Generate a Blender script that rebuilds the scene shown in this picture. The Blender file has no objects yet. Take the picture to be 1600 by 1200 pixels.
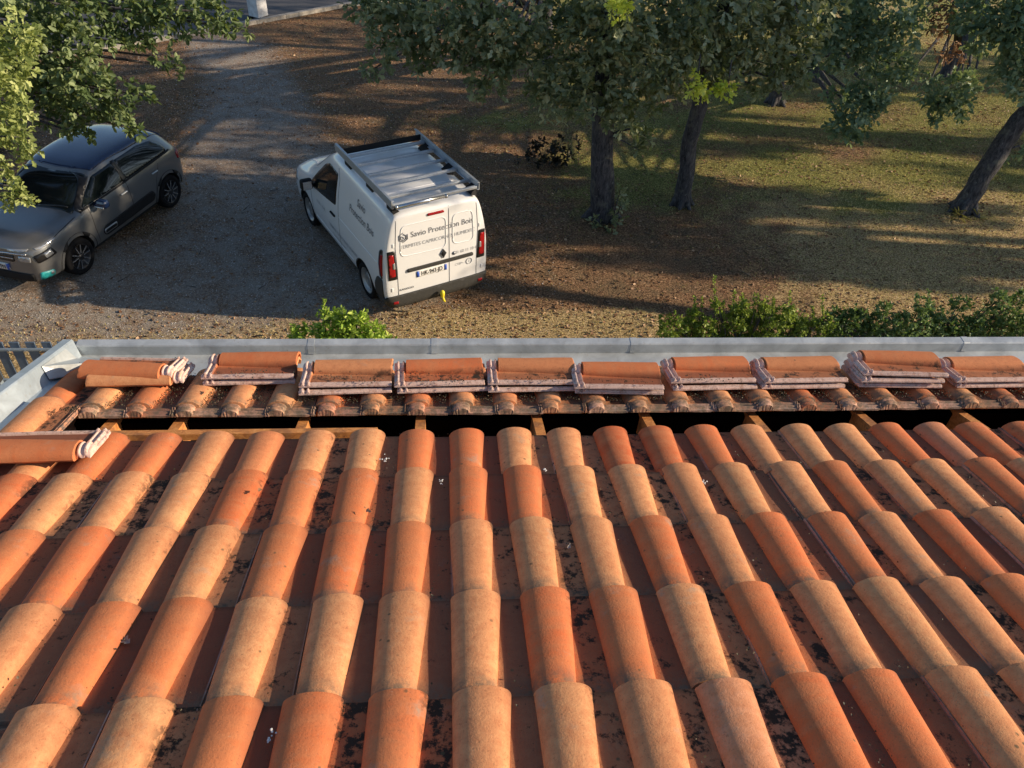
import bpy, bmesh, math, random
import numpy as np
from mathutils import Vector, Matrix
from mathutils.bvhtree import BVHTree
R = math.radians
S = bpy.context.scene
COL = S.collection
random.seed(7)
rng = np.random.default_rng(11)

# ------------------------------------------------------------------ camera
HC = 7.452
cx = Vector((0.99644505, -0.06844669, 0.04911544))
cu = Vector((0.00773176, 0.65484505, 0.75572362))
cf = Vector((0.08388978, 0.75265730, -0.65304632))
FPX = 1195.2
cam = bpy.data.cameras.new('camera')
camo = bpy.data.objects.new('camera', cam)
COL.objects.link(camo)
camo.matrix_world = Matrix(((cx.x, cu.x, -cf.x, 0), (cx.y, cu.y, -cf.y, 0), (cx.z, cu.z, -cf.z, HC), (0, 0, 0, 1)))
cam.sensor_width = 36
cam.lens = FPX / 1600 * 36
cam.clip_start = .05
cam.clip_end = 1500
S.camera = camo
# ------------------------------------------------------------------ light
SUN_AZ = -5.0    # degrees from +X towards +Y (negative: a little behind the viewer)
SUN_EL = 20.5
S.view_settings.view_transform = 'Standard'
S.view_settings.look = 'None'
S.view_settings.gamma = 1
S.view_settings.exposure = 0.52
W = bpy.data.worlds.new('World')
S.world = W
W.use_nodes = True
bg = W.node_tree.nodes['Background']
sky = W.node_tree.nodes.new('ShaderNodeTexSky')
sky.sky_type = 'NISHITA'
sky.sun_disc = False
sky.sun_elevation = R(SUN_EL)
sky.sun_rotation = R(90 - SUN_AZ)
sky.air_density = 1.0
sky.ozone_density = 2.0
sky.dust_density = .5
W.node_tree.links.new(sky.outputs[0], bg.inputs[0])
bg.inputs[1].default_value = 0.105
sd = bpy.data.lights.new('sun', 'SUN')
sd.energy = 5.0
sd.angle = R(.55)
sd.color = (1, .80, .57)
so = bpy.data.objects.new('sun', sd)
COL.objects.link(so)
sdir = Vector((math.cos(R(SUN_EL)) * math.cos(R(SUN_AZ)), math.cos(R(SUN_EL)) * math.sin(R(SUN_AZ)), math.sin(R(SUN_EL))))
so.rotation_euler = sdir.to_track_quat('Z', 'Y').to_euler()
so.location = (30, -5, 20)

# ------------------------------------------------------------------ survey helpers
def ray(px, py):
    return cf + cx * ((px - 800) / FPX) - cu * ((py - 600) / FPX)
def at(px, py, Y):
    d = ray(px, py)
    return Vector((0, 0, HC)) + d * (Y / d.y)
def onz(px, py, z=0):
    d = ray(px, py)
    return Vector((0, 0, HC)) + d * ((z - HC) / d.z)
AL = .3157
RN = Vector((0, math.sin(AL), math.cos(AL)))       # roof normal
RU = Vector((0, -math.cos(AL), math.sin(AL)))      # up the slope
RO = Vector((-1.4674, 2.3780, 5.1081))             # foot corner of course 0, column 0
CW, CL, TL = .21, .3727, .43
def roof(x, s, h=0):
    return RO + Vector((x, 0, 0)) + RU * s + RN * h

# ------------------------------------------------------------------ object helpers
def obj(name, me, mat=None, parent=None, label=None, cat=None, group=None, kind=None):
    if isinstance(me, bmesh.types.BMesh):
        m = bpy.data.meshes.new(name)
        me.to_mesh(m)
        me.free()
        me = m
    o = bpy.data.objects.new(name, me)
    COL.objects.link(o)
    if mat:
        for mm in (mat if isinstance(mat, (list, tuple)) else [mat]):
            me.materials.append(mm)
    if parent: o.parent = parent
    if label: o['label'] = label
    if cat: o['category'] = cat
    if group: o['group'] = group
    if kind: o['kind'] = kind
    return o
def thing(name, label, cat, loc=(0, 0, 0), rz=0, group=None):
    o = bpy.data.objects.new(name, None)
    COL.objects.link(o)
    o.location = loc
    o.rotation_euler = (0, 0, rz)
    o['label'] = label
    o['category'] = cat
    if group: o['group'] = group
    return o
def smooth(bm, ang=40):
    for f in bm.faces: f.smooth = True
    for e in bm.edges:
        if len(e.link_faces) == 2 and e.calc_face_angle(0) > R(ang): e.smooth = False
def box(bm, c, s, rot=None, bev=0, mi=0):
    r = bmesh.ops.create_cube(bm, size=1)
    vs = r['verts']
    bmesh.ops.scale(bm, vec=s, verts=vs)
    if bev:
        es = list({e for v in vs for e in v.link_edges})
        rr = bmesh.ops.bevel(bm, geom=es, offset=bev, segments=2, profile=.5, affect='EDGES')
        vs = list({v for f in rr['faces'] for v in f.verts} | {v for v in vs if v.is_valid})
    if rot is not None: bmesh.ops.rotate(bm, cent=(0, 0, 0), matrix=rot, verts=vs)
    bmesh.ops.translate(bm, vec=c, verts=vs)
    if mi:
        for v in vs:
            for f in v.link_faces: f.material_index = mi
    return vs
def obox(bm, p, ax, ay, az, sx, sy, sz):
    """box with one corner region centred at p, axes ax ay az"""
    vs = []
    for i in (-.5, .5):
        for j in (-.5, .5):
            for k in (-.5, .5):
                vs.append(bm.verts.new(p + ax * (i * sx) + ay * (j * sy) + az * (k * sz)))
    for q in ((0, 1, 3, 2), (4, 6, 7, 5), (0, 4, 5, 1), (2, 3, 7, 6), (0, 2, 6, 4), (1, 5, 7, 3)):
        bm.faces.new([vs[i] for i in q])
def tube(bm, pts, rads, n=8, cap=True, wob=0):
    rings = []
    pts = [Vector(p) for p in pts]
    for i, p in enumerate(pts):
        d = (pts[min(i + 1, len(pts) - 1)] - pts[max(i - 1, 0)]).normalized()
        a = d.orthogonal().normalized() if i == 0 else (a - d * a.dot(d)).normalized()
        b = d.cross(a)
        rings.append([bm.verts.new(p + (a * math.cos(t) + b * math.sin(t)) * rads[i] * (1 + wob * random.uniform(-1, 1))) for t in [2 * math.pi * k / n for k in range(n)]])
    for r0, r1 in zip(rings, rings[1:]):
        for k in range(n):
            f = bm.faces.new((r0[k], r0[(k + 1) % n], r1[(k + 1) % n], r1[k]))
            f.smooth = True
    if cap:
        bm.faces.new(rings[0][::-1])
        bm.faces.new(rings[-1])
def lathe(bm, prof, n=28, axis='Y', c=(0, 0, 0), mi=0, close=False):
    """prof: (radius, along)"""
    c = Vector(c)
    rings = []
    for r, a in prof:
        ring = []
        for k in range(n):
            t = 2 * math.pi * k / n
            v = (r * math.cos(t), a, r * math.sin(t)) if axis == 'Y' else (r * math.cos(t), r * math.sin(t), a)
            ring.append(bm.verts.new(c + Vector(v)))
        rings.append(ring)
    prs = list(zip(rings, rings[1:]))
    if close: prs.append((rings[-1], rings[0]))
    for r0, r1 in prs:
        for k in range(n):
            f = bm.faces.new((r0[k], r0[(k + 1) % n], r1[(k + 1) % n], r1[k]))
            f.smooth = True
            f.material_index = mi
    return rings

# ------------------------------------------------------------------ material helpers
class NT:
    def __init__(s, name):
        s.m = bpy.data.materials.new(name)
        s.m.use_nodes = True
        s.t = s.m.node_tree
        s.b = s.t.nodes['Principled BSDF']
        s.out = s.t.nodes['Material Output']
    def n(s, typ, **kw):
        nd = s.t.nodes.new(typ)
        for k, v in kw.items():
            if k.startswith('i_'):
                key = k[2:]
                nd.inputs[int(key) if key.isdigit() else key.replace('_', ' ')].default_value = v
            else: setattr(nd, k, v)
        return nd
    def l(s, a, b): s.t.links.new(a, b)
    def noise(s, scale, detail=4, rough=.6, vec=None, dist=0):
        nd = s.n('ShaderNodeTexNoise', i_Scale=scale, i_Detail=detail, i_Roughness=rough, i_Distortion=dist)
        if vec is not None: s.l(vec, nd.inputs['Vector'])
        return nd.outputs['Fac']
    def ramp(s, fac, stops, interp='LINEAR'):
        nd = s.n('ShaderNodeValToRGB')
        nd.color_ramp.interpolation = interp
        e = nd.color_ramp.elements
        while len(e) < len(stops): e.new(.5)
        for el, (p, c) in zip(e, stops):
            el.position = p
            el.color = (*c, 1) if isinstance(c, tuple) else (c, c, c, 1)
        s.l(fac, nd.inputs[0])
        return nd.outputs[0]
    def mix(s, fac, a, b, mode='MIX'):
        nd = s.n('ShaderNodeMix', data_type='RGBA', blend_type=mode)
        for i, v in ((0, fac), (6, a), (7, b)):
            if isinstance(v, bpy.types.NodeSocket): s.l(v, nd.inputs[i])
            else: nd.inputs[i].default_value = v if i == 0 else (*v, 1)
        return nd.outputs[2]
    def math(s, op, a, b=0, c=None, clamp=False):
        nd = s.n('ShaderNodeMath', operation=op, use_clamp=clamp)
        for i, v in enumerate((a, b) if c is None else (a, b, c)):
            if isinstance(v, bpy.types.NodeSocket): s.l(v, nd.inputs[i])
            else: nd.inputs[i].default_value = v
        return nd.outputs[0]
    def bump(s, h, strength=.5, dist=.01):
        nd = s.n('ShaderNodeBump', i_Strength=strength, i_Distance=dist)
        s.l(h, nd.inputs['Height'])
        s.l(nd.outputs[0], s.b.inputs['Normal'])
    def base(s, v):
        if isinstance(v, bpy.types.NodeSocket): s.l(v, s.b.inputs['Base Color'])
        else: s.b.inputs['Base Color'].default_value = (*v, 1)
        return s
    def rough(s, v, metal=0, spec=None):
        if isinstance(v, bpy.types.NodeSocket): s.l(v, s.b.inputs['Roughness'])
        else: s.b.inputs['Roughness'].default_value = v
        s.b.inputs['Metallic'].default_value = metal
        if spec is not None: s.b.inputs['Specular IOR Level'].default_value = spec
        return s
def simple(name, col, rough=.6, metal=0, var=.12, scale=30, spec=None, bump=0, coat=0):
    t = NT(name)
    tc = t.n('ShaderNodeTexCoord').outputs['Object']
    nz = t.noise(scale, 5, .6, tc)
    dark = tuple(c * (1 - var) for c in col)
    lite = tuple(min(1, c * (1 + var)) for c in col)
    t.base(t.ramp(nz, [(.35, dark), (.65, lite)])).rough(rough, metal, spec)
    if bump: t.bump(nz, bump, .004)
    if coat: 
        t.b.inputs['Coat Weight'].default_value = coat
        t.b.inputs['Coat Roughness'].default_value = .04
    return t.m

# clay tile: body colour = object colour; dirt lives in the pan, with painted shade, and on the overlap ribs
def clay():
    t = NT('fired_clay')
    tc = t.n('ShaderNodeTexCoord').outputs['Object']
    oi = t.n('ShaderNodeObjectInfo')
    sep = t.n('ShaderNodeSeparateXYZ')
    t.l(tc, sep.inputs[0])
    off = t.n('ShaderNodeVectorMath', operation='SCALE')
    cmb = t.n('ShaderNodeCombineXYZ', i_X=3.1, i_Y=7.7, i_Z=5.3)
    t.l(cmb.outputs[0], off.inputs[0])
    rr = t.math('MULTIPLY', oi.outputs['Random'], 40)
    t.l(rr, off.inputs['Scale'])
    add = t.n('ShaderNodeVectorMath', operation='ADD')
    t.l(tc, add.inputs[0]); t.l(off.outputs[0], add.inputs[1])
    P = add.outputs[0]
    # streaky firing colour, stretched across the tile
    st = t.n('ShaderNodeMapping')
    st.inputs['Scale'].default_value = (1, 2.2, 1)
    t.l(P, st.inputs[0])
    big = t.noise(9, 4, .6, st.outputs[0], .6)
    fine = t.noise(140, 4, .7, P)
    mid = t.noise(38, 5, .7, P)
    c = t.mix(t.ramp(big, [(.36, 0.), (.68, 1.)]), oi.outputs['Color'], (.55, .23, .10))
    c = t.mix(.55, oi.outputs['Color'], c)
    c = t.mix(t.ramp(mid, [(.3, .6), (.60, 0.)]), c, (.45, .16, .07))
    c = t.mix(t.ramp(fine, [(.30, .6), (.42, 0.)]), c, (.22, .09, .05))
    c = t.mix(t.ramp(t.noise(210, 3, .6, P), [(.68, 0.), (.76, .55)]), c, (.62, .47, .33))
    # grey wash of lichen on some tiles
    wash = t.math('MULTIPLY', t.ramp(t.noise(6, 5, .65, P), [(.60, 0.), (.74, 1.)]), t.ramp(mid, [(.35, 0.), (.6, .9)]))
    c = t.mix(wash, c, (.30, .26, .20))
    # black grime: pan part (x > .14) plus edges, by patches, weight differs per tile
    u = sep.outputs['X']
    pan = t.n('ShaderNodeMapRange', i_1=.125, i_2=.152)
    t.l(u, pan.inputs[0])
    grn = t.noise(17, 6, .72, P)
    g2 = t.noise(60, 4, .7, P)
    gsum = t.math('ADD', t.math('MULTIPLY', grn, .7), t.math('MULTIPLY', g2, .3))
    thr = t.math('SUBTRACT', gsum, t.math('MULTIPLY_ADD', oi.outputs['Random'], .13, .48))
    gm = t.math('MULTIPLY', thr, 16, clamp=True)
    gm = t.math('MULTIPLY', gm, pan.outputs[0])
    # whole pan darkened: dirt stain plus shade painted into the colour
    stain_shade = t.math('MULTIPLY', pan.outputs[0], t.math('MULTIPLY_ADD', oi.outputs['Random'], .5, .35))
    c = t.mix(stain_shade, c, (.135, .048, .032))
    c = t.mix(gm, c, (.034, .024, .017))
    # pan darker along the foot line
    foot = t.n('ShaderNodeMapRange', i_1=-.02, i_2=.0)
    t.l(sep.outputs['Y'], foot.inputs[0])
    c = t.mix(t.math('MULTIPLY', t.math('MULTIPLY', foot.outputs[0], pan.outputs[0]), .5), c, (.02, .016, .012))
    # dots of lichen on barrel
    vo = t.n('ShaderNodeTexVoronoi', i_Scale=26)
    t.l(P, vo.inputs['Vector'])
    dot = t.math('MULTIPLY', t.ramp(vo.outputs['Distance'], [(.10, 1.), (.17, 0.)]), t.ramp(t.noise(5, 2, .5, P), [(.58, 0.), (.62, .8)]))
    c = t.mix(dot, c, (.085, .08, .045))
    # pale lime deposit on the head end ribs
    hd = t.n('ShaderNodeMapRange', i_1=-.382, i_2=-.392)
    t.l(sep.outputs['Y'], hd.inputs[0])
    rb = t.n('ShaderNodeMapRange', i_1=.214, i_2=.219)
    t.l(u, rb.inputs[0])
    lim = t.math('MULTIPLY', t.math('MAXIMUM', hd.outputs[0], rb.outputs[0]), t.ramp(t.noise(30, 5, .7, P), [(.30, .35), (.5, 1.)]))
    lay = t.math('MULTIPLY', lim, t.math('MULTIPLY_ADD', oi.outputs['Alpha'], .88, .08))
    c = t.mix(lay, c, (.70, .52, .45))
    c = t.mix(t.math('MULTIPLY', t.math('MAXIMUM', hd.outputs[0], rb.outputs[0]), t.ramp(t.noise(45, 5, .75, P), [(.54, 0.), (.66, .6)])), c, (.13, .085, .055))
    hz = t.n('ShaderNodeMapRange', i_1=-.30, i_2=-.365)
    t.l(sep.outputs['Y'], hz.inputs[0])
    old = t.math('MULTIPLY', t.math('MULTIPLY', hz.outputs[0], t.math('LESS_THAN', oi.outputs['Alpha'], .7)), t.ramp(t.noise(24, 5, .75, P), [(.38, 0.), (.58, .85)]))
    c = t.mix(old, c, (.15, .12, .085))
    t.base(c).rough(.9, 0, .25)
    t.bump(t.math('ADD', fine, t.math('MULTIPLY', mid, .8)), .45, .003)
    return t.m
M_CLAY = clay()
M_WOOD = None
def wood():
    t = NT('rafter_timber')
    tc = t.n('ShaderNodeTexCoord').outputs['Object']
    mp = t.n('ShaderNodeMapping')
    mp.inputs['Scale'].default_value = (6, 6, 6)
    t.l(tc, mp.inputs[0])
    nz = t.noise(5, 6, .6, mp.outputs[0], 1.5)
    c = t.ramp(nz, [(.3, (.34, .12, .03)), (.5, (.54, .215, .055)), (.7, (.66, .31, .10))])
    c = t.mix(t.ramp(t.noise(9, 3, .6, tc), [(.5, 0.), (.62, .6)]), c, (.16, .07, .035))
    t.base(c).rough(.8)
    t.bump(nz, .4, .003)
    return t.m
M_WOOD = wood()
def zinc(name, col):
    t = NT(name)
    tc = t.n('ShaderNodeTexCoord').outputs['Object']
    a = t.noise(7, 6, .65, tc, .5)
    b = t.noise(60, 4, .7, tc)
    c = t.ramp(a, [(.3, tuple(x * .72 for x in col)), (.55, col), (.75, tuple(x * 1.2 for x in col))])
    c = t.mix(t.ramp(b, [(.6, 0.), (.72, .55)]), c, (.30, .26, .20))
    t.base(c)
    t.rough(t.ramp(a, [(.3, .30), (.7, .55)]), .3)
    t.bump(b, .15, .002)
    return t.m
M_ZINC = zinc('painted_zinc', (.47, .51, .53))
M_ZINCB = zinc('blue_zinc', (.38, .45, .51))
M_DARKIN = simple('attic_painted_shade', (.0035, .0025, .002), 1.0, spec=.0)  # near-black colour stands in for the shade inside the attic
M_RENDER = simple('wall_render', (.52, .46, .38), .9, bump=.3)

# ------------------------------------------------------------------ house (walls, frame, gutter)
house = thing('house', 'house roof structure with grey gutter, orange timber rafters and an open strip of missing tiles', 'house', (0, 0, 0))
bm = bmesh.new()
XL, XR = RO.x - .54, RO.x + 8.2
def quad(bm, a, b, c, d, mi=0):
    f = bm.faces.new([bm.verts.new(v) for v in (a, b, c, d)])
    f.material_index = mi
    return f
eave = roof(0, -1.06, -.12)
top = roof(0, 2.35, -.12)
def wallbox(bm, x0, x1, y0, y1, z0, z1):
    box(bm, ((x0 + x1) / 2, (y0 + y1) / 2, (z0 + z1) / 2), (x1 - x0, y1 - y0, z1 - z0))
yb = -3.5
wallbox(bm, XL + .06, XR, 2.72, 2.95, 0, 4.76)         # front wall
wallbox(bm, XL + .06, XL + .28, yb, 2.717, 0, 4.76)    # left gable wall
wallbox(bm, XR - .25, XR, yb, 2.717, 0, 4.76)
wallbox(bm, XL + .283, XR - .253, yb, yb + .25, 0, 4.7)
obj('wall', bm, M_RENDER, house)
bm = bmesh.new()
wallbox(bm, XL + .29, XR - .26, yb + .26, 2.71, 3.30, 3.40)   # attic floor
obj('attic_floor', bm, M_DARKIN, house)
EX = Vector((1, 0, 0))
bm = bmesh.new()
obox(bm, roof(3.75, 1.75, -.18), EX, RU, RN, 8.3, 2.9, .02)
obj('light_block_deck', bm, M_DARKIN, house)  # unseen deck added to keep daylight out of the attic
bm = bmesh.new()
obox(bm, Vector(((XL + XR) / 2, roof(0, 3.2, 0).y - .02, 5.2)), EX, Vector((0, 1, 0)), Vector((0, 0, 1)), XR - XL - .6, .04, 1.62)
obj('light_block_wall', bm, M_DARKIN, house)  # unseen wall added to close the open back against light
# rafters: about half a metre apart, every one a mesh
rx = [-.06, .24, .80, 1.34, 1.89, 2.42, 2.95, 3.50, 4.03, 4.56, 5.09, 5.62, 6.15]
for i, x in enumerate([-.50] + rx):
    bm = bmesh.new()
    obox(bm, roof(x, .90, -.125), EX, RU, RN, .045 if i != 1 else .05, 3.34, .12)
    obj('rafter', bm, M_WOOD, house)
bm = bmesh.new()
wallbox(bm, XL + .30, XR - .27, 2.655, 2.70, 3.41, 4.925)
obj('attic_light_block', bm, M_DARKIN, house)  # black sheet added to hide the lit wall and block eaves light
# battens: at the head of the lower courses, at the foot of course 0 and each course above
for k, (s, x0, x1, hh) in enumerate([(-.345, -.50, 6.9, -.020), (-.045, -.20, 1.16, .014), (-.68, -.50, 6.9, -.020), (.45, -.50, 6.9, -.02), (.82, -.50, 6.9, -.02), (1.19, -.50, 6.9, -.02), (1.56, -.50, 6.9, -.02), (1.93, -.50, 6.9, -.02)]):
    bm = bmesh.new()
    obox(bm, roof((x0 + x1) / 2, s, hh - .028), EX, RU, RN, x1 - x0, .045, .028)
    obj('batten', bm, M_WOOD, house)
# gutter: box section open to the sky, with a rolled lip and joints
def sweep_x(bm, prof, x0, x1):
    a = [bm.verts.new((x0, y, z)) for y, z in prof]
    b = [bm.verts.new((x1, y, z)) for y, z in prof]
    n = len(prof)
    for i in range(n): bm.faces.new((a[i], a[(i + 1) % n], b[(i + 1) % n], b[i]))
    bm.faces.new(a[::-1]); bm.faces.new(b)
GY, GZ = 3.305, 4.872
prof = [(3.02, 4.880), (3.13, GZ - .058), (3.20, GZ - .064), (GY - .002, GZ - .062), (GY, GZ - .006), (GY + .004, GZ), (GY + .048, GZ + .006), (GY + .054, GZ - .006), (GY + .054, GZ - .11), (3.02, GZ - .11)]
bm = bmesh.new()
sweep_x(bm, prof, XL + .065, XR + .3)
bmesh.ops.recalc_face_normals(bm, faces=bm.faces)
gut = obj('gutter', bm, M_ZINC, house)
for x in (-.75, -.087, 1.02, 2.98):
    bm = bmesh.new()
    p2 = [(y + (.0015 if y > GY else -.0015), z + .002) for y, z in prof[3:8]] + [(GY + .020, GZ - .004), (GY + .004, GZ - .012), (GY - .006, GZ - .058)]
    sweep_x(bm, p2, x, x + .035)
    bmesh.ops.recalc_face_normals(bm, faces=bm.faces)
    obj('gutter_joint', bm, M_ZINC, house)
bm = bmesh.new()   # fascia below
wallbox(bm, XL + .1, XR + .25, 3.0, 3.12, 4.58, GZ - .113)
obj('fascia', bm, M_RENDER, house)
# rake flashing along the left edge
bm = bmesh.new()
rp = [(-.535, -.20), (-.535, .092), (-.529, .100), (-.487, .100), (-.481, .094), (-.455, .004), (-.40, -.004), (-.40, -.010), (-.462, -.012), (-.484, -.03), (-.49, -.2)]
s0, s1 = -.955, 2.4
a = [bm.verts.new(roof(x, s0 + .0 * h, h)) for x, h in rp]
b = [bm.verts.new(roof(x, s1, h)) for x, h in rp]
for i in range(len(rp)): bm.faces.new((a[i], a[(i + 1) % len(rp)], b[(i + 1) % len(rp)], b[i]))
bm.faces.new(a[::-1]); bm.faces.new(b)
bmesh.ops.recalc_face_normals(bm, faces=bm.faces)
obj('rake_flashing', bm, M_ZINCB, house)
bm = bmesh.new()
v = [roof(-.478, -.86, .080), roof(-.455, -.90, .012), roof(-.16, -.90, .006), roof(-.16, -.74, .002), roof(-.36, -.70, .006), roof(-.452, -.60, .02), roof(-.474, -.60, .085)]
f = bm.faces.new([bm.verts.new(p) for p in v])
r = bmesh.ops.extrude_face_region(bm, geom=[f])
bmesh.ops.translate(bm, vec=RN * .003, verts=[e for e in r['geom'] if isinstance(e, bmesh.types.BMVert)])
bmesh.ops.recalc_face_normals(bm, faces=bm.faces)
obj('corner_flashing', bm, M_ZINC, house)
# dark felt strip behind gutter seen under the lowest tiles
bm = bmesh.new()
obox(bm, roof(3.3, -.75, -.055), EX, RU, RN, 7.4, .12, .006)
obj('eaves_strip', bm, M_ZINC, house)

# ------------------------------------------------------------------ tiles
def tile_mesh(seed, taper=1.0):
    rd = random.Random(seed)
    us = [('b', k / 22) for k in range(23)] + [('p', u) for u in (.160, .185, .207, .213, .2185, .2195, .2225, .2235, .2275, .2290, .2330, .2360, .239)]
    vs = [0, .003, .012, .04, .09, .15, .21, .27, .33, .365, .3725, .3735, .3765, .380, .384, .389, .394, .399, .406, .410, .415, .421, .426, .430]
    T = .013
    chip = rd.uniform(-.002, .002)
    def prof(u, v):
        t = v / .43
        if u[0] == 'b':
            l = -.001 + .007 * t
            r = .151 - .036 * t
            sq = min(1, max(0, (v - .3735) / .003))
            l += .018 * sq; r -= .016 * sq
            hh = (.046 - .004 * t) * (1 - .34 * sq)
            th = math.pi * u[1]
            uc, hw = (l + r) / 2, (r - l) / 2
            x = uc - hw * math.cos(th)
            h = hh * (math.sin(th) ** .84) + (.008 * u[1] - .004)
        else:
            x = u[1]
            h = .004
            if x in (.2195, .2225, .2290, .2330): h = .0115
            if x in (.2360, .239): h = .002
        if v in (.384, .389): h += .010
        if v in (.410, .415): h += .010
        if v in (.399,): h -= .002
        return x, h
    bm = bmesh.new()
    g, gb = [], []
    for j, v in enumerate(vs):
        row, rb = [], []
        for i, u in enumerate(us):
            x, h = prof(u, v)
            n = .0010 * math.sin(u[1] * 4 + seed) * math.cos(v * 19 + seed * 2)
            e = (rd.uniform(-.0012, .0012)) if j in (0, len(vs) - 1) else 0
            rr = -.003 if j in (0, len(vs) - 1) else 0
            row.append(bm.verts.new((x, v + e + (chip if j < 3 else 0), h + n + rr)))
            # underside, inset for the barrel
            if u[0] == 'b':
                cxm = (.150 - .036 * v / .43 + .01 * v / .43) / 2
                xb = cxm + (x - cxm) * .86
                hb = h * .80 - .004 if 0 < u[1] < 1 else h - .010
                if v > .383: hb = -.006
                if u[1] == 1: xb = x
            else: xb, hb = x, h - T if x < .21 else -.006
            rb.append(bm.verts.new((xb, v + e + (chip if j < 3 else 0), hb)))
        g.append(row); gb.append(rb)
    nu, nv = len(us), len(vs)
    for j in range(nv - 1):
        for i in range(nu - 1):
            bm.faces.new((g[j][i], g[j][i + 1], g[j + 1][i + 1], g[j + 1][i]))
            bm.faces.new((gb[j][i], gb[j + 1][i], gb[j + 1][i + 1], gb[j][i + 1]))
        bm.faces.new((g[j][0], g[j + 1][0], gb[j + 1][0], gb[j][0]))
        bm.faces.new((g[j][-1], gb[j][-1], gb[j + 1][-1], g[j + 1][-1]))
    for i in range(nu - 1):
        bm.faces.new((g[0][i], gb[0][i], gb[0][i + 1], g[0][i + 1]))
        bm.faces.new((g[-1][i], g[-1][i + 1], gb[-1][i + 1], gb[-1][i]))
    for v_ in bm.verts: v_.co.y = -v_.co.y
    bmesh.ops.recalc_face_normals(bm, faces=bm.faces)
    smooth(bm, 38)
    me = bpy.data.meshes.new('clay_tile')
    bm.to_mesh(me); bm.free()
    me.materials.append(M_CLAY)
    return me
TM = [tile_mesh(s) for s in (1, 2, 3, 4, 5)]
COLS = {'O': (.58, .165, .060), 'D': (.50, .125, .045), 'P': (.66, .315, .145), 'M': (.62, .245, .105), 'K': (.60, .26, .145)}
CNAME = {'O': 'orange', 'D': 'deep orange', 'P': 'pale ochre', 'M': 'peach coloured', 'K': 'dull pink'}
ORD = ['', 'first', 'second', 'third', 'fourth', 'fifth', 'sixth', 'seventh', 'eighth', 'ninth', 'tenth', 'eleventh', 'twelfth', 'thirteenth', 'fourteenth', 'fifteenth', 'sixteenth', 'seventeenth', 'eighteenth', 'nineteenth', 'twentieth', 'twenty first', 'twenty second', 'twenty third', 'twenty fourth', 'twenty fifth', 'twenty sixth', 'twenty seventh']
tcount = 0
def put_tile(M, code, label, group, name='clay_tile'):
    global tcount
    o = bpy.data.objects.new(name, TM[tcount % 5])
    tcount += 1
    COL.objects.link(o)
    o.matrix_world = M
    b = COLS[code]
    j = random.uniform(.90, 1.08)
    k = random.uniform(-.02, .02)
    o.color = (min(1, b[0] * j), min(1, b[1] * j + k), min(1, b[2] * j + k * .5), 1 if name == 'loose_tile' else random.uniform(0, .5))
    o['label'] = label
    o['category'] = 'roof tile'
    o['group'] = group
    return o
def tmat(p, u, v, n):
    return Matrix(((u.x, -v.x, n.x, p.x), (u.y, -v.y, n.y, p.y), (u.z, -v.z, n.z, p.z), (0, 0, 0, 1)))
XOFF = {(1, 13): .018, (2, 13): .018, (0, 12): -.012, (0, 13): -.014, (0, 18): -.018, (1, 17): .018, (4, 4): .018, (4, 3): .014, (3, 5): .017, (3, 2): .012, (2, 3): -.010, (0, 11): -.010, (2, 16): .012, (1, 0): -.014, (2, 0): -.012, (1, 15): .010, (4, 12): -.010}
SOFF = [.026, -.008, -.006, .002, .010]
def laid(c, s, code, label, group, lift=.020, sink=.024):
    v = (RU * TL - RN * lift).normalized()
    jx, js = random.gauss(0, .0018), random.gauss(0, .003)
    yaw = random.gauss(0, .010)
    lift += random.gauss(0, .0012)
    v = (v + EX * yaw).normalized()
    n = v.cross(EX).normalized()
    u = n.cross(v)
    return put_tile(tmat(roof(c * CW + jx, s + js, lift - sink), u, v, n), code, label, group)
ROWS = [
    (0, -1, 'POOPMPPOOPPDDOPPPOKOD'),
    (1, -1, 'OPPPOOPPOOPPPPPOPPOPO'),
    (2, 0, 'OOPPOOOPPPOPOOPOPOP'),
    (3, 1, 'POOPPPPOOPOPPPOPO'),
    (4, 2, 'PPOOOPPPKOOPPOP'),
]
for r, c0, codes in ROWS:
    for i, code in enumerate(codes):
        if r == 1 and i == 6: code = 'O'
        laid(c0 + i + XOFF.get((r, c0 + i), 0) / CW, r * CL + SOFF[r], code, '%s tile, %s course above the open gap, %s from its left end' % (CNAME[code], ORD[r + 1], ORD[i + 1]), 'clay tiles laid above the open gap')
# rows counted from the photo: c=5 course 1 is orange, c=6 pale
LOWS = -.688
low_codes = 'POPPPOPOPMPMPPPPOPPOPOPPMP'
for c in range(-1, 23):
    laid(c, LOWS, low_codes[(c + 1) % len(low_codes)], '%s tile with exposed head below the open gap, %s from the left' % (CNAME[low_codes[(c + 1) % len(low_codes)]], ORD[c + 2]), 'clay tiles in the course below the open gap')
# verge column on the left
for r, code, lb in ((1, 'O', 'orange'), (0, 'P', 'pale ochre'), (-1, 'P', 'pale sunlit ochre'), (-2, 'D', 'dark shaded orange')):
    laid(-2, r * CL + .02, code, '%s verge tile beside the blue grey edge flashing, %s up from the gutter' % (lb, ORD[r + 3]), 'verge tiles along the left edge')

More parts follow.
